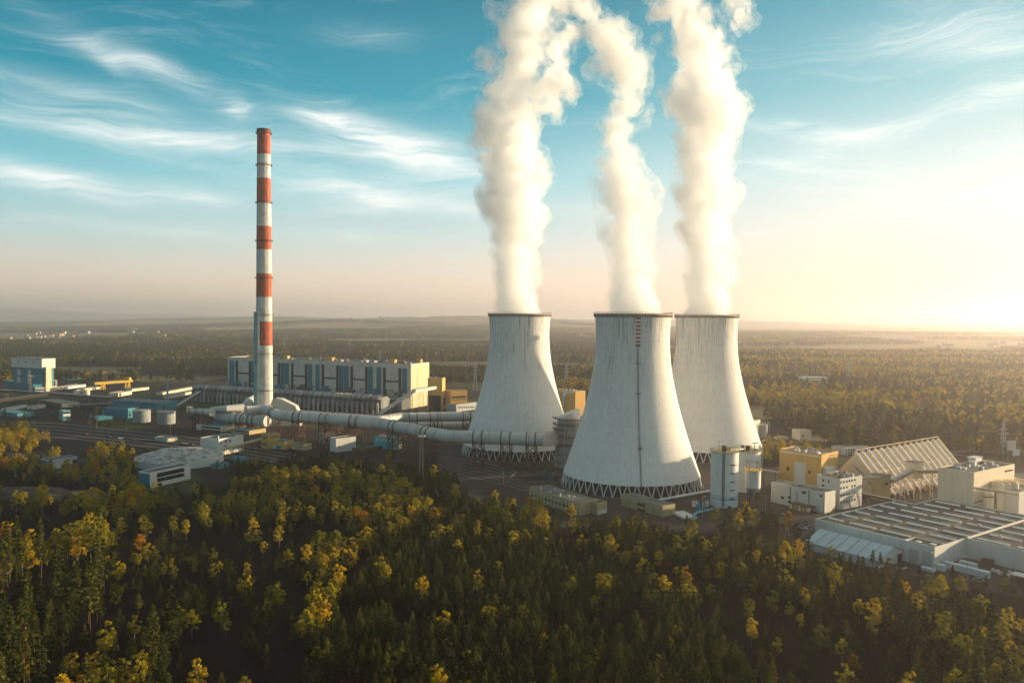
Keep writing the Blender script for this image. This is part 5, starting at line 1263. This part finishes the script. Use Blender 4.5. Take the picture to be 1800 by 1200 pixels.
b = Bld('ochre_shed', 'ochre shed with sunken dark roof last in the yellow group', 'shed', (512, 779.5), (533, 782.5), (544.5, 779.5), 792, W_BEIGE, R_DARK, par=.8); b.pane('y', *z3(1375, 665), *z3(1400, 700), W_WHITE, 'door')
b = Bld('pale_box_shed', 'small pale box shed behind its taller white twin under the duct', 'shed', (566, 762.5), (568, 764.5), (597, 762), 780, W_GREY, R_GREY, L=(None, 10)); b.pane('x', 2, 1, 4, 4, px=False)
b = Bld('white_box_house', 'white box house standing alone in the shade under the duct', 'building', (588.5, 768.5), (590.5, 771.5), (625.6, 767.8), 795, W_WHITE, R_DARK, L=(None, 9)); b.pane('x', b.Lx*.66, .1, b.Lx*.67, b.h-.4, W_GREY, 'seam', px=False); b.pane('x', 2, 3.5, 3.2, 4.6, px=False)
b = Bld('teal_plant_block', 'bright teal block with white lattice end near the lattice mast', 'industrial building', (657, 767.5), (691, 770.5), (707.5, 765.5), 791, mat('bright teal cladding', (.04, .38, .44), .6, .12, .3), R_GREY, L=(9, None)); b.vents(6, 33, .5, 1.0, W_WHITE)
for k in range(5): b.pane('y', 2+k*3, 6, 3.4+k*3, 8, W_WHITE, px=False)
for k in range(4): m = MB(); x = .2+k*2.8; m.bar((x, -.5, 0), (x+2.6, -.5, b.h), .35); m.bar((x+2.6, -.5, 0), (x, -.5, b.h), .35); m.build('lattice', W_CREAM, b.t)
b = Bld('dark_low_shed', 'low dark roofed shed leaning between the white box house and teal block', 'shed', (600, 784), (640, 790), (662, 783), 795, W_BROWN, R_DARK)
b = Bld('tracks_white_building', 'white two storey building with dark window strips and teal end wall', 'building', (244.5, 829), (263.7, 831.5), (335, 816.5), 858, W_WHITE, R_DARK)
b.pane('y', .2, .1, b.Ly-.2, b.h-.5, W_TEAL, 'end_wall', .06, px=False)
for r_ in ((1105, 512, 1290, 522), (1165, 540, 1290, 552), (1105, 560, 1160, 572)): b.pane('x', z7(*r_[:2])[0], z7(0, (r_[1]+8))[1]+2, z7(r_[2], 0)[0], z7(0, r_[3]-8)[1]-2)
b.pane('x', b.Lx*.16, b.h*.62, b.Lx*.84, b.h*.80, px=False); b.pane('x', b.Lx*.18, b.h*.30, b.Lx*.84, b.h*.46, px=False); b.pane('x', b.Lx*.17, 0.05, b.Lx*.28, b.h*.22, DARK, 'doorway', px=False)
b = Bld('tattered_shed', 'long patchy white shed with a teal end beside the birch copse', 'shed', (65.5, 807.5), (82.5, 809.5), (136, 802.5), 835, W_GREY, R_DARK); b.pane('y', .2, .1, b.Ly-.2, b.h-.5, W_TEAL, 'end_wall', .06, px=False)
rr = random.Random(4)
for k in range(7): u = b.Lx*(.06+.13*k); b.pane('x', u, rr.uniform(.5, 4), u+rr.uniform(1.5, 5), rr.uniform(5, b.h-.5), rr.choice((W_WHITE, DARK, W_WHITE, GLASS)), 'patch', .1, px=False)
# round covered basin
g = at(316, 826); g.y += 27; g.x = deep(316, 810, g.y).x; g.z = 0; t = thing('covered_basin', 'round basin under a rumpled grey white cover behind the white building', 'basin', g)
m = MB(); m.lathe([(28, -.2), (28, 4.6), (27.5, 4.6)], 72, cap0=False, cap1=False); m.build('wall', W_WHITE, t, smooth=True)
m = MB(); nr, na = 26, 120; 
for j in range(nr):
    r = 27.6*(1-j/(nr-1)*.999)
    for i in range(na):
        a = 2*math.pi*i/na; x, y = r*math.cos(a), r*math.sin(a); n_ = noise.fractal(Vector((x*.12, y*.12, 3)), .8, 2, 4)+.5*noise.noise(Vector((x*.5, y*.5, 1)))
        m.v.append((x, y, 4.4+4.8*(1-(r/27.6)**2)**.8*(1 if x < 10 else .85)+n_*.7*(1 if r < 27 else 0)))
for j in range(nr-1):
    for i in range(na): i2 = (i+1) % na; m.f.append((j*na+i, j*na+i2, (j+1)*na+i2, (j+1)*na+i))
m.build('cover', mat('rumpled sheeting', (.42, .40, .36), .8, .25, .35, col2=(.2, .18, .16), c2scale=.25), t, smooth=True)
b = Bld('basin_pump_house', 'small teal pump house touching the covered basin', 'pump house', (377, 814), (382, 817), (402, 813), 824, W_TEALP, R_DARK); b.vents(2, 35)
b = Bld('teal_roof_hut', 'teal roofed hut among the dark trees right of the basin', 'hut', (404, 803), (420, 806), (432, 802), 811, W_TEALP, R_TEAL, par=0)
b = Bld('small_lit_shed', 'small shed with one wall coloured sunlit cream near the tracks', 'shed', (272, 768), (293, 771), (305, 767.5), 777, W_GREY, R_GREY); b.pane('x', .2, .1, b.Lx-.2, b.h-.4, W_CREAM, 'painted_sunlit_wall', px=False)  # cream sheet over the grey wall paints the sunlight in
b = Bld('dark_wharf_shed', 'teal building with low wing behind the two grey tanks', 'industrial building', (182, 716.5), (225, 718.5), (236, 716.5), 735, W_TEAL, R_DARK)
b = Bld('teal_long_hall', 'long teal hall with grey end wall behind the thin flue', 'hall', (195, 703), (275, 708.5), (307, 704), 722.5, W_TEAL, R_GREY); b.vents(6, 36); b.pane('y', 1, 3.5, b.Ly-1, 4.2, W_TEALP, 'band', px=False)
b = Bld('stepped_signal_house', 'stepped white and teal signal house by the tracks', 'signal house', (103.5, 721), (111, 722.5), (124, 721.5), 739, W_TEALP, W_WHITE); b.pane('x', .2, b.h*.72, b.Lx-.2, b.h*.9, GLASS, px=False); b.pane('x', .1, b.h*.45, b.Lx-.1, b.h*.68, W_WHITE, 'band', .3, px=False)
b = Bld('teal_side_shed', 'low teal shed with pale roof beside the signal house', 'shed', (157, 731), (170, 734), (190, 730), 739, W_TEAL, W_TEALP, par=0)
b = Bld('hut_on_tracks', 'small pale teal hut between the signal house and the grey tanks', 'hut', (180, 721), (184, 723), (191, 721), 733, W_TEALP, R_TEAL)
b = Bld('tan_roof_store', 'wide store with tan roof and end coloured as sunlit in front of the long conveyor', 'store', (70, 702.5), (108, 709), (128, 704.5), 717, W_BROWN, R_TAN, par=0); b.pane('x', .2, .5, b.Lx-.2, b.h-.4, W_CREAM, 'painted_sunlit_wall', px=False)  # sunlight on the brown end is put into the cream colour
b = Bld('blue_skylight_shed', 'low shed with a row of blue skylights at the picture edge', 'shed', (-12, 722), (30, 727), (46, 722), 734, W_TEALP, R_TEAL, par=0)
for k in range(7): b.vent(.5, .08+.13*k, 3, 1.6, .5, W_TEALP, 'skylight')
b = Bld('low_white_wall_store', 'long low store with white front behind the blue skylight shed', 'store', (14, 716), (16, 718.5), (54, 711), 722, W_WHITE, R_TAN, L=(None, 8))
b = Bld('arched_store', 'small store with pale roof between the tan and white stores', 'store', (59, 711), (66, 713.5), (80, 710), 719, W_WHITE, R_TAN, par=0)
for i, px in enumerate((249, 292.5)):
    g = at(px, (743, 746)[i]); g.y += 7.5; g.x = deep(px, 740, g.y).x; g.z = 0
    t = thing('grey_oil_tank', ('large streaked grey tank beside the dark teal building', 'large streaked grey tank standing alone near the lattice mast')[i], 'tank', g, 0, 'large grey tanks by the tracks')
    cyl(t, 'shell', (0, 0, 0), [(7.8, -.2), (7.8, 11)], mat('streaked tank', (.27, .29, .28), .7, .15, .3, streak=.7), 48); cyl(t, 'lid', (0, 0, 0), [(7.9, 11.01), (.5, 12.0)], W_GREY, 48); railing(t, (0, 0), 7.7, 11.1, 20)
for i, px in enumerate((135.5, 152)):
    g = at(px, 694); t = thing('small_round_tank', ('small white tank nearer the blue tower building', 'small white tank next to the store behind the conveyor')[i], 'tank', g, 0, 'small white round tanks'); cyl(t, 'shell', (0, 0, 0), [(3.9, -.2), (3.9, 5.6), (3.0, 6.2)], W_CREAM, 28); cyl(t, 'lid', (0, 0, 0), [(1.5, 6.21), (1.5, 6.8)], GALV, 12)
g = at(294.5, 704); t = thing('thin_flue', 'thin free standing metal flue behind the teal hall', 'flue', g); cyl(t, 'pipe', (0, 0, 0), [(1.2, 0), (1.0, deep(294.5, 667, g.y).z)], W_TEALP, 16); cyl(t, 'collar', (0, 0, 0), [(1.3, 12), (1.3, 12.5)], STEEL, 16, False)

# tall teal block with white head
b = Bld('coal_tower', 'tall teal block with overhanging white head and lit stair tower', 'tower building', (24, 634), (75, 636.5), (84, 635), 687.5, W_TEAL, R_GREY)
m = MB(); m.box(-1.5, -1.2, b.h-8, b.Lx+1.5, b.Ly+1.8, b.h+4.5); hd = m.build('head', W_WHITE, b.t)
m = MB(); m.box(-2, -1.6, b.h+4.52, b.Lx+2, b.Ly+2.2, b.h+5); m.build('head_roof', R_GREY, b.t)
for k in range(3): m = MB(); y = b.Ly*(.22+.27*k); m.box(-1.7, y, b.h-1.5, -1.48, y+3.5, b.h-.2); m.build('window', DARK, hd)
for y in (.42, .78):
    for z in (9, 19): m = MB(); m.lathe([(2.2, z), (2.2, z+8)], 16, c=(-.6, b.Ly*y, 0)); m.build('white_column', W_WHITE, b.t)
m = MB(); m.box(2, -4.5, 0, 9, -1.3, b.h-6); ss = m.build('stair_shaft', W_CREAM, b.t)
for k in range(6): m = MB(); m.box(1.2, -5.6, 3+k*5, 9.8, -4.6, 3.5+k*5); m.build('landing', YELP, ss)
b = Bld('teal_podium', 'wide low teal building at the foot of the tall teal block', 'industrial building', (8, 669), (58, 676), (66, 674), 689, W_TEAL, R_TEAL)
b = Bld('white_gatehouse', 'low white building with a dark window band before the tall teal block', 'building', (60, 679), (62, 681), (77, 680), 689, W_WHITE, R_GREY, L=(None, 8)); b.pane('x', .5, 2, b.Lx-.5, 3.4, px=False)
b = Bld('white_pump_room', 'plain white building beside the stair of the tall teal block', 'building', (76, 677), (86, 679), (93, 677), 687, W_WHITE, R_GREY)
b = Bld('framed_tank_house', 'lit framed tank house with pale columns', 'industrial building', (85, 667), (87, 668.5), (99, 667), 680, W_CREAM, R_TEAL, L=(None, 8)); [b.pane('x', .8+k*2.4, .5, 2.2+k*2.4, b.h-1, DARK, 'bay', px=False) for k in range(3)]
b = Bld('long_white_depot', 'long white depot lit along its front behind the conveyor', 'depot', (108, 678), (110, 681), (151, 675.5), 685, W_WHITE, R_TAN, L=(None, 12)); b.pane('x', .1, .1, 5, b.h-.4, W_TEAL, 'door', px=False)
b = Bld('pale_arched_depot', 'low pale depot under the yellow gantry crane', 'depot', (147, 681), (149, 683), (176, 679.5), 687, W_CREAM, W_CREAM, L=(None, 10), par=0)
b = Bld('far_teal_shed', 'far teal shed between the tall teal block and the crane', 'shed', (117, 661.5), (119, 663), (142, 661), 668, W_TEALP, R_TEAL, L=(None, 14))
b = Bld('lit_plank_store', 'lit cream store behind the thin flue', 'store', (205, 688), (208, 691), (232, 687), 697, W_CREAM, R_TAN, L=(None, 12)); b.pane('x', 2, .1, 6, 4, DARK, 'doorway', px=False)
for k, (x0, y0, x1, y1) in enumerate(((232, 682, 262, 680), (286, 688, 342, 679), (300, 694, 345, 686))):
    b = Bld('scrap_store', ('flat lit store behind the tree by the teal hall', 'flat lit store farthest up the yard near the dust filters', 'flat lit store nearer the dust filters')[k], 'store', (x0-2, y0), (x0, y0+1.5), (x1, y1), y0+6, W_CREAM, R_TAN, L=(None, 9), par=0)
# gantry crane
a, c_ = deep(166, 674, 1050), deep(233, 669, 1085); o = a.xy.to_3d(); a, c_ = a-o, c_-o; t = thing('gantry_crane', 'yellow gantry crane spanning the far yard', 'gantry crane', o)
m = MB(); m.bar(a, c_, 4, 3.5); m.build('girder', YELP, t)
for f in (.18, .24, .82, .9): p = a.lerp(c_, f); m = MB(); m.bar((p.x, p.y-3, 0), (p.x, p.y, p.z), 1.2); m.bar((p.x, p.y+3, 0), (p.x, p.y, p.z), 1.2); m.build('leg', YELP, t)
p = a.lerp(c_, .86); m = MB(); m.box(p.x-4, p.y-3, p.z+1.8, p.x+4, p.y+3, p.z+5); m.build('cab', YELP, t)
# long conveyors of the coal yard
gallery('long dark conveyor gallery crossing the coal yard', [at(-20, 685.5, 9), at(87, 692, 9), at(196, 700, 9)], 4, 3, W_BROWN, [(0, .3), (0, .6), (0, .9), (1, .2), (1, .4), (1, .6), (1, .8)])
gallery('brown lit conveyor gallery meeting the long dark one', [at(-8, 705, 7), at(84, 693.5, 9)], 4, 3, mat('sunlit brown sheet', (.34, .22, .12), .8, .15, .3), [(0, .2), (0, .5), (0, .8)])  # lighter brown than the dark gallery: its sunlit look is in the colour
gallery('low pipe rack crossing the yard before the teal hall', [at(120, 712, 5), at(200, 709, 5)], 2, 1.5, STEEL, [(0, .3), (0, .7)])
# masts
def mast(label, px, by, ty, w=2.2, head=True, group=None):
    g = at(px, by); h = deep(px, ty, g.y).z; t = thing('lattice_mast', label, 'mast', g, 0, group)
    m = MB(); c4 = [(-1, -1), (1, -1), (1, 1), (-1, 1)]; n_ = max(6, int(h/2.2))
    for k in range(n_):
        z0, z1 = h*k/n_, h*(k+1)/n_; f0, f1 = (1-.45*k/n_)*w/2, (1-.45*(k+1)/n_)*w/2
        for i in range(4):
            x, y = c4[i]; x2, y2 = c4[(i+1) % 4]; m.bar((x*f0, y*f0, z0), (x*f1, y*f1, z1), .22); m.bar((x*f0, y*f0, z0), (x2*f1, y2*f1, z1), .14)
    m.build('lattice', STEEL, t)
    if head:
        m = MB(); m.box(-w*.9, -w*.9, h, w*.9, w*.9, h+.3); [m.bar((x*w*.85, y*w*.85, h+.3), (x*w*.85, y*w*.85, h+1.5), .12) for x, y in c4]; m.build('platform', GALV, t)
        for x in (-1, 0, 1): m = MB(); m.box(x*w*.6-.4, -w-.2, h+.4, x*w*.6+.4, -w+.4, h+1.2); m.build('floodlight', W_WHITE, t)
mast('tall lattice floodlight mast rising before the big flue duct', 740.5, 848, 767, 2.6)
mast('lattice floodlight mast in front of the low ducts', 333, 756, 716, 2.2)
mast('lattice mast in front of the tall teal block', 53.5, 697, 661, 2.6)
def pylon(label, px, by, h, D=None, group='power line pylons'):
    g = at(px, by) if D is None else deep(px, by, D); g.z = float(landz(np.array(g.x), np.array(g.y))); t = thing('power_pylon', label, 'pylon', g, R(20), group); m = MB(); c4 = [(-1, -1), (1, -1), (1, 1), (-1, 1)]; n_ = 9
    for k in range(n_):
        z0, z1 = h*k/n_, h*(k+1)/n_; f0, f1 = (1-.88*(k/n_)**.8)*h*.09, (1-.88*((k+1)/n_)**.8)*h*.09
        for i in range(4): x, y = c4[i]; x2, y2 = c4[(i+1) % 4]; m.bar((x*f0, y*f0, z0), (x*f1, y*f1, z1), .28); m.bar((x*f0, y*f0, z0), (x2*f1, y2*f1, z1), .16); m.bar((x2*f0, y2*f0, z0), (x*f1, y*f1, z1), .16)
    m.build('lattice', GALV, t)
    for z, w in ((.62, .22), (.76, .17), (.9, .13)): m = MB(); m.bar((-h*w, 0, h*z), (h*w, 0, h*z), .3); m.bar((-h*w, 0, h*z), (0, 0, h*z+h*.05), .2); m.bar((h*w, 0, h*z), (0, 0, h*z+h*.05), .2); m.build('crossarm', GALV, t)
pylon('steel pylon standing in the gap of the golden wood behind the mill', 1763, 800, 26)
for k, (px, D, h) in enumerate(((1492, 1250, 34), (1105, 1000, 36), (996, 1150, 34), (836, 1080, 36), (500, 2100, 38), (614, 2300, 38), (707, 2450, 38), (668, 1500, 36), (360, 2600, 38))):
    pylon(('distant pylon over the golden wood right of the warm tower', 'pylon behind the gap between the nearest and farthest towers', 'smaller pylon in the gap between the towers', 'pylon seen between the boiler house and the farthest tower', 'far pylon just right of the chimney', 'far pylon above the middle of the boiler house', 'far pylon above the right end of the boiler house', 'pylon close behind the boiler house roof', 'far pylon left of the chimney')[k], px, 600, h, D)
# right side, behind the warm tower
b = Bld('round_corner_house', 'pale house peeping out behind the warm lit tower', 'building', (1318, 738), (1324, 741), (1336, 738), 772, W_CREAM, W_CREAM, L=(None, 10))
g = at(1341, 768); t = thing('pipe_frame_tank', 'grey tank in a pale pipe frame beside the peeping house', 'tank', g); cyl(t, 'shell', (0, 0, 0), [(3.6, 0), (3.6, 11)], W_GREY, 24); m = MB(); [m.tube([(x, -4, 0), (x, -4, 12), (x, 0, 13)], .3, 8) for x in (-3.5, -1, 1.5, 4)]; m.build('pipe_frame', GALV, t)
b = Bld('lone_beige_house', 'lone beige cube house inside the golden wood', 'house', (1403, 756), (1406, 757.5), (1426, 757), 774, W_CREAM, R_TAN, L=(None, 12)); b.pane('x', 2, 3, 3.4, 4.6, px=False)
b = Bld('low_service_shed', 'low white service shed beyond the silos', 'shed', (1371, 768), (1374, 769.5), (1386, 768), 774, W_WHITE, R_TAN, L=(None, 8))
b = Bld('long_field_store', 'long low cream store beyond the silos', 'store', (1336, 770), (1340, 772), (1368, 778), 780, W_CREAM, R_TAN, L=(None, 8), par=0)
b = Bld('grey_gabled_office', 'grey office building between the yellow block and the ribbed hall', 'office', (1478, 785), (1484, 788), (1526, 784), 800, W_GREY, R_GREY, L=(None, 12)); b.grid('x', .08, .92, 9, .3, .75, 2, 1.6, 1.3); b.vents(5, 41, .5, 1)
for k, (px, w) in enumerate(((1777, 10), (1786, 8))):
    g = at(px, 817); t = thing('roadside_billboard', ('pale striped billboard farther from the mill', 'plain pale billboard nearer the mill')[k], 'billboard', g, R(12)); h = (17, 11)[k]; m = MB(); [m.bar((x, 0, 0), (x, 0, h*.6), .3) for x in (-w*.3, w*.3)]; m.build('post', STEEL, t); m = MB(); m.box(-w*.35, -.2, h*.6, w*.35, .1, h); m.build('board', W_WHITE, t)
# site kit: dark tank farm and kerbs by the near tower
for k, px in enumerate((972, 957)):
    g = at(px, 840 if k else 843); t = thing('dark_green_tank', ('dark green domed tank near the nearest cooling tower', 'dark green domed tank farther from the nearest cooling tower')[k], 'tank', g, 0, 'dark green domed tanks'); cyl(t, 'shell', (0, 0, 0), [(2.3, 0), (2.3, 3), (1.7, 4.1), (.3, 4.6)], mat('dark green paint', (.03, .09, .08), .6, .2, .4), 20); cyl(t, 'cap', (0, 0, 0), [(.4, 4.5), (.4, 5)], STEEL, 10)
def strip(name, pts, w, m, z=.006):
    P = [at(a, b_) for a, b_ in pts]; q = MB(); L_, R_ = [], []
    for i, p in enumerate(P):
        d = ((P[min(i+1, len(P)-1)])-(P[max(i-1, 0)])).normalized(); n = Vector((-d.y, d.x, 0))*w/2; L_.append(p+n); R_.append(p-n)
    for i in range(len(P)-1): q.poly([(v.x, v.y, z) for v in (L_[i], R_[i], R_[i+1], L_[i+1])], ((0, 1, 2, 3),))
    return tag(q.build(name, m), kind='structure')
ASPH = mat('asphalt', (.055, .053, .05), .85, .2, .2); BALL = mat('track ballast', (.085, .07, .058), .95, .25, .5); CONCM = mat('concrete path', (.16, .14, .12), .9, .2, .3); RAILM = mat('rail steel', (.28, .26, .24), .35, .1, 1)
strip('road', [(-60, 790), (180, 812), (330, 800), (560, 812), (700, 828), (800, 862), (960, 905), (1000, 925)], 7, ASPH, .012)
strip('road', [(1260, 960), (1380, 950), (1440, 915), (1500, 900), (1560, 893)], 8, ASPH, .012)
strip('road', [(1336, 790), (1420, 792), (1560, 800), (1700, 792), (1900, 800)], 9, CONCM, .012)
strip('road', [(1560, 775), (1640, 790), (1690, 800)], 8, CONCM, .016)
strip('path', [(130, 950), (160, 942), (215, 925)], 3, CONCM, .02)
for k in range(5):
    dy = k*6
    strip('rail_bed', [(-60, 738+dy*.7), (100, 744+dy), (330, 768+dy), (520, 800+dy)], 3.4, BALL, .008+k*.004)
    for s in (-1, 1): strip('railway_rail', [(-60, 738+dy*.7+s*.35), (100, 744+dy+s*.35), (330, 768+dy+s*.4), (520, 800+dy+s*.4)], .28, RAILM, .16+k*.002)
for k in range(6):
    strip('rail_bed', [(770, 800+k*5), (860, 815+k*6), (980, 850+k*5)], 1.2, CONCM, .03+k*.004)
# basin ring in the yard between the towers
g = at(938, 838); t = thing('settling_basin', 'hexagonal settling basin with pale kerb in the yard between the towers', 'basin', g)
m = MB(); m.lathe([(16, .02), (16, .5), (15.2, .5), (15.2, .03)], 6, cap0=False, cap1=False, a0=.3); m.build('kerb', CONCM, t); m = MB(); m.lathe([(15.1, .04), (15.1, .1)], 6, a0=.3); m.build('floor', DARK, t)
# bund wall at the far left clearing: a bank of spoil
g = at(70, 872); t = thing('spoil_bank', 'low bare bank of earth in the dark clearing', 'earth bank', g, R(-8)); m = MB(); nx, ny = 60, 24
for j in range(ny+1):
    for i in range(nx+1):
        x, y = -45+90*i/nx, -11+22*j/ny; e = max(0, 1-(x/45)**2)*max(0, 1-(y/11)**2); m.v.append((x, y, -.2+4.2*e**.7*(.7+.5*noise.fractal(Vector((x*.1, y*.16, 0)), .8, 2, 4)+.3)))
for j in range(ny):
    for i in range(nx): a = j*(nx+1)+i; m.f.append((a, a+1, a+nx+2, a+nx+1))
m.build('bank', mat('spoil earth', (.085, .06, .045), .95, .3, .3), t, smooth=True)

# cars
def car(label, x, y, rz, m1):
    t = thing('parked_car', label, 'car', (x, y, 0), rz, 'cars parked about the works yard'); m = MB()
    m.poly([(-2.1,-.85,.35),(2.1,-.85,.35),(2.1,.85,.35),(-2.1,.85,.35),(-2.1,-.85,.85),(2.1,-.8,.75),(2.1,.8,.75),(-2.1,.85,.85)], ((3,2,1,0),(4,5,6,7),(0,1,5,4),(1,2,6,5),(2,3,7,6),(3,0,4,7))); m.build('body', m1, t)
    m = MB(); m.poly([(-1.6,-.75,.851),(1.1,-.75,.82),(1.1,.75,.82),(-1.6,.75,.851),(-1.1,-.62,1.42),(.4,-.62,1.42),(.4,.62,1.42),(-1.1,.62,1.42)], ((4,5,6,7),(0,1,5,4),(1,2,6,5),(2,3,7,6),(3,0,4,7))); m.build('cabin', GLASS, t)
    for wx in (-1.35, 1.35):
        for wy in (-.8, .8): m = MB(); m.tube([(wx, wy-.1, .33), (wx, wy+.1, .33)], .33, 12); m.build('wheel', DARK, t)
CARM = [W_WHITE, mat('silver car paint', (.4, .4, .4), .3, .05, 1), mat('blue car paint', (.03, .07, .2), .3, .1, 1), mat('red car paint', (.3, .02, .02), .3, .1, 1)]
CN = ['white', 'silver', 'blue', 'red']; rr = random.Random(12); seen = {}
for px, py, zone in [(150, 764, 'the tracks'), (192, 768, 'the tracks'), (212, 771, 'the tracks'), (235, 774, 'the tracks'), (262, 792, 'the tracks'), (318, 779, 'the white cube block'), (326, 780, 'the white cube block'), (336, 781, 'the white cube block'), (30, 838, 'the birch copse'), (155, 818, 'the patchy shed'), (1405, 932, 'the factory corner'), (1411, 929, 'the factory corner'), (1417, 926, 'the factory corner'), (1585, 1000, 'the tent hall'), (1721, 1022, 'the long pallet row'), (300, 880, 'the wood clearing'), (838, 812, 'the flue duct trestles'), (846, 814, 'the flue duct trestles')]:
    g = at(px, py); k = rr.randrange(4) if px != 1585 else 0
    car(f'small {CN[k]} car parked near {zone}', g.x, g.y, rr.uniform(-.6, .6), CARM[k])
# lamp posts
def lamp(x, y, label):
    t = thing('street_lamp', label, 'street lamp', (x, y, 0), rr.uniform(0, 6), 'street lamps of the works'); m = MB(); m.tube([(0, 0, 0), (0, 0, 9), (1.2, 0, 9.6)], [.14, .09, .07], 6); m.build('post', GALV, t); m = MB(); m.box(1.0, -.18, 9.5, 1.9, .18, 9.66); m.build('lamp_head', W_WHITE, t)
for i, (px, py) in enumerate([(110, 745), (170, 752), (222, 757), (300, 765), (360, 812), (450, 806), (620, 815), (700, 835), (885, 850), (1381, 938), (1440, 905), (1700, 1020), (1640, 1012), (1235, 905), (1345, 905)]):
    g = at(px, py); lamp(g.x, g.y, 'thin grey street lamp ' + ['by the signal house', 'past the signal house on the track side', 'below the dark teal building', 'below the grey tank', 'beside the covered basin', 'by the teal roofed hut', 'before the white box house', 'near the tall lattice mast', 'in the yard before the far tower', 'at the corner of the wood by the factory', 'at the factory corner', 'by the long pallet row', 'before the loading bay', 'at the teal tanks', 'by the hopper silo'][i])
# far houses
def house(x, y, z, rz, s, k, label, grp):
    t = thing('far_house', label, 'house', (x, y, z), rz, grp); m = MB(); w, d, h = 5*s, 4*s, (5 if k else 7)*s**.5
    m.box(-w, -d, -2, w, d, h); m.build('walls', (W_BEIGE, W_CREAM, W_GREY)[k % 3], t)
    m = MB(); m.poly([(-w-.3,-d-.3,h),(w+.3,-d-.3,h),(w+.3,d+.3,h),(-w-.3,d+.3,h),(-w-.3,0,h+d*.7),(w+.3,0,h+d*.7)], ((0,1,5,4),(1,2,5),(2,3,4,5),(3,0,4),(0,3,2,1))); m.build('roof', (mat('red roof tiles', (.2, .07, .04), .9), R_GREY, R_TAN)[k % 3], t)
zones = [(10, 150, 2300, 3800, 20, 'small house of the far village at the picture edge'), (60, 380, 3000, 5200, 18, 'small house scattered on the far plain left of the chimney'), (560, 700, 6300, 7600, 8, 'farm building on the far fields above the boiler house'), (1640, 1800, 2600, 3800, 12, 'low building far out in the golden haze'), (390, 460, 3400, 4200, 8, 'small house on the plain close left of the chimney')]
for x0, x1, d0, d1, n_, lab in zones:
    for k in range(n_):
        px, D = rr.uniform(x0, x1), rr.uniform(d0, d1); p = deep(px, 600, D); z = float(landz(np.array(p.x), np.array(D)))
        house(p.x, D, z+(5 if D > 2700 else 0), rr.uniform(-.5, .5), rr.uniform(1.1, 2.2) if d0 > 2500 else rr.uniform(1.2, 2.2), rr.randrange(6), lab, lab+'s')
b = deep(1430, 600, 1150); t = thing('wood_depot', 'pale flat depot roof showing above the golden wood', 'depot', (b.x, 1150, 0)); m = MB(); m.box(-18, -8, 0, 18, 8, 17); m.build('walls', W_WHITE, t); m = MB(); m.box(-18.5, -8.5, 17.01, 18.5, 8.5, 17.5); m.build('roof', W_WHITE, t)
# ------------------------------------------------------------------ haze
def haze():
    m = bpy.data.materials.new('haze'); m.use_nodes = True; m.node_tree.nodes.clear(); n = NT(m.node_tree)
    v = n.add('ShaderNodeVolumePrincipled'); v.inputs['Color'].default_value = (1.0, 0.91, 0.90, 1)
    v.inputs['Anisotropy'].default_value = HAZE_G; v.inputs['Density'].default_value = HAZE_D
    o = n.add('ShaderNodeOutputMaterial'); n.l.new(v.outputs[0], o.inputs['Volume'])
    h = MB(); h.box(-26000, -1500, -30, 26000, 27000, 352)
    tag(h.build('haze', m), kind='stuff')
HAZE_G, HAZE_D = 0.70, 1.3e-4
haze()
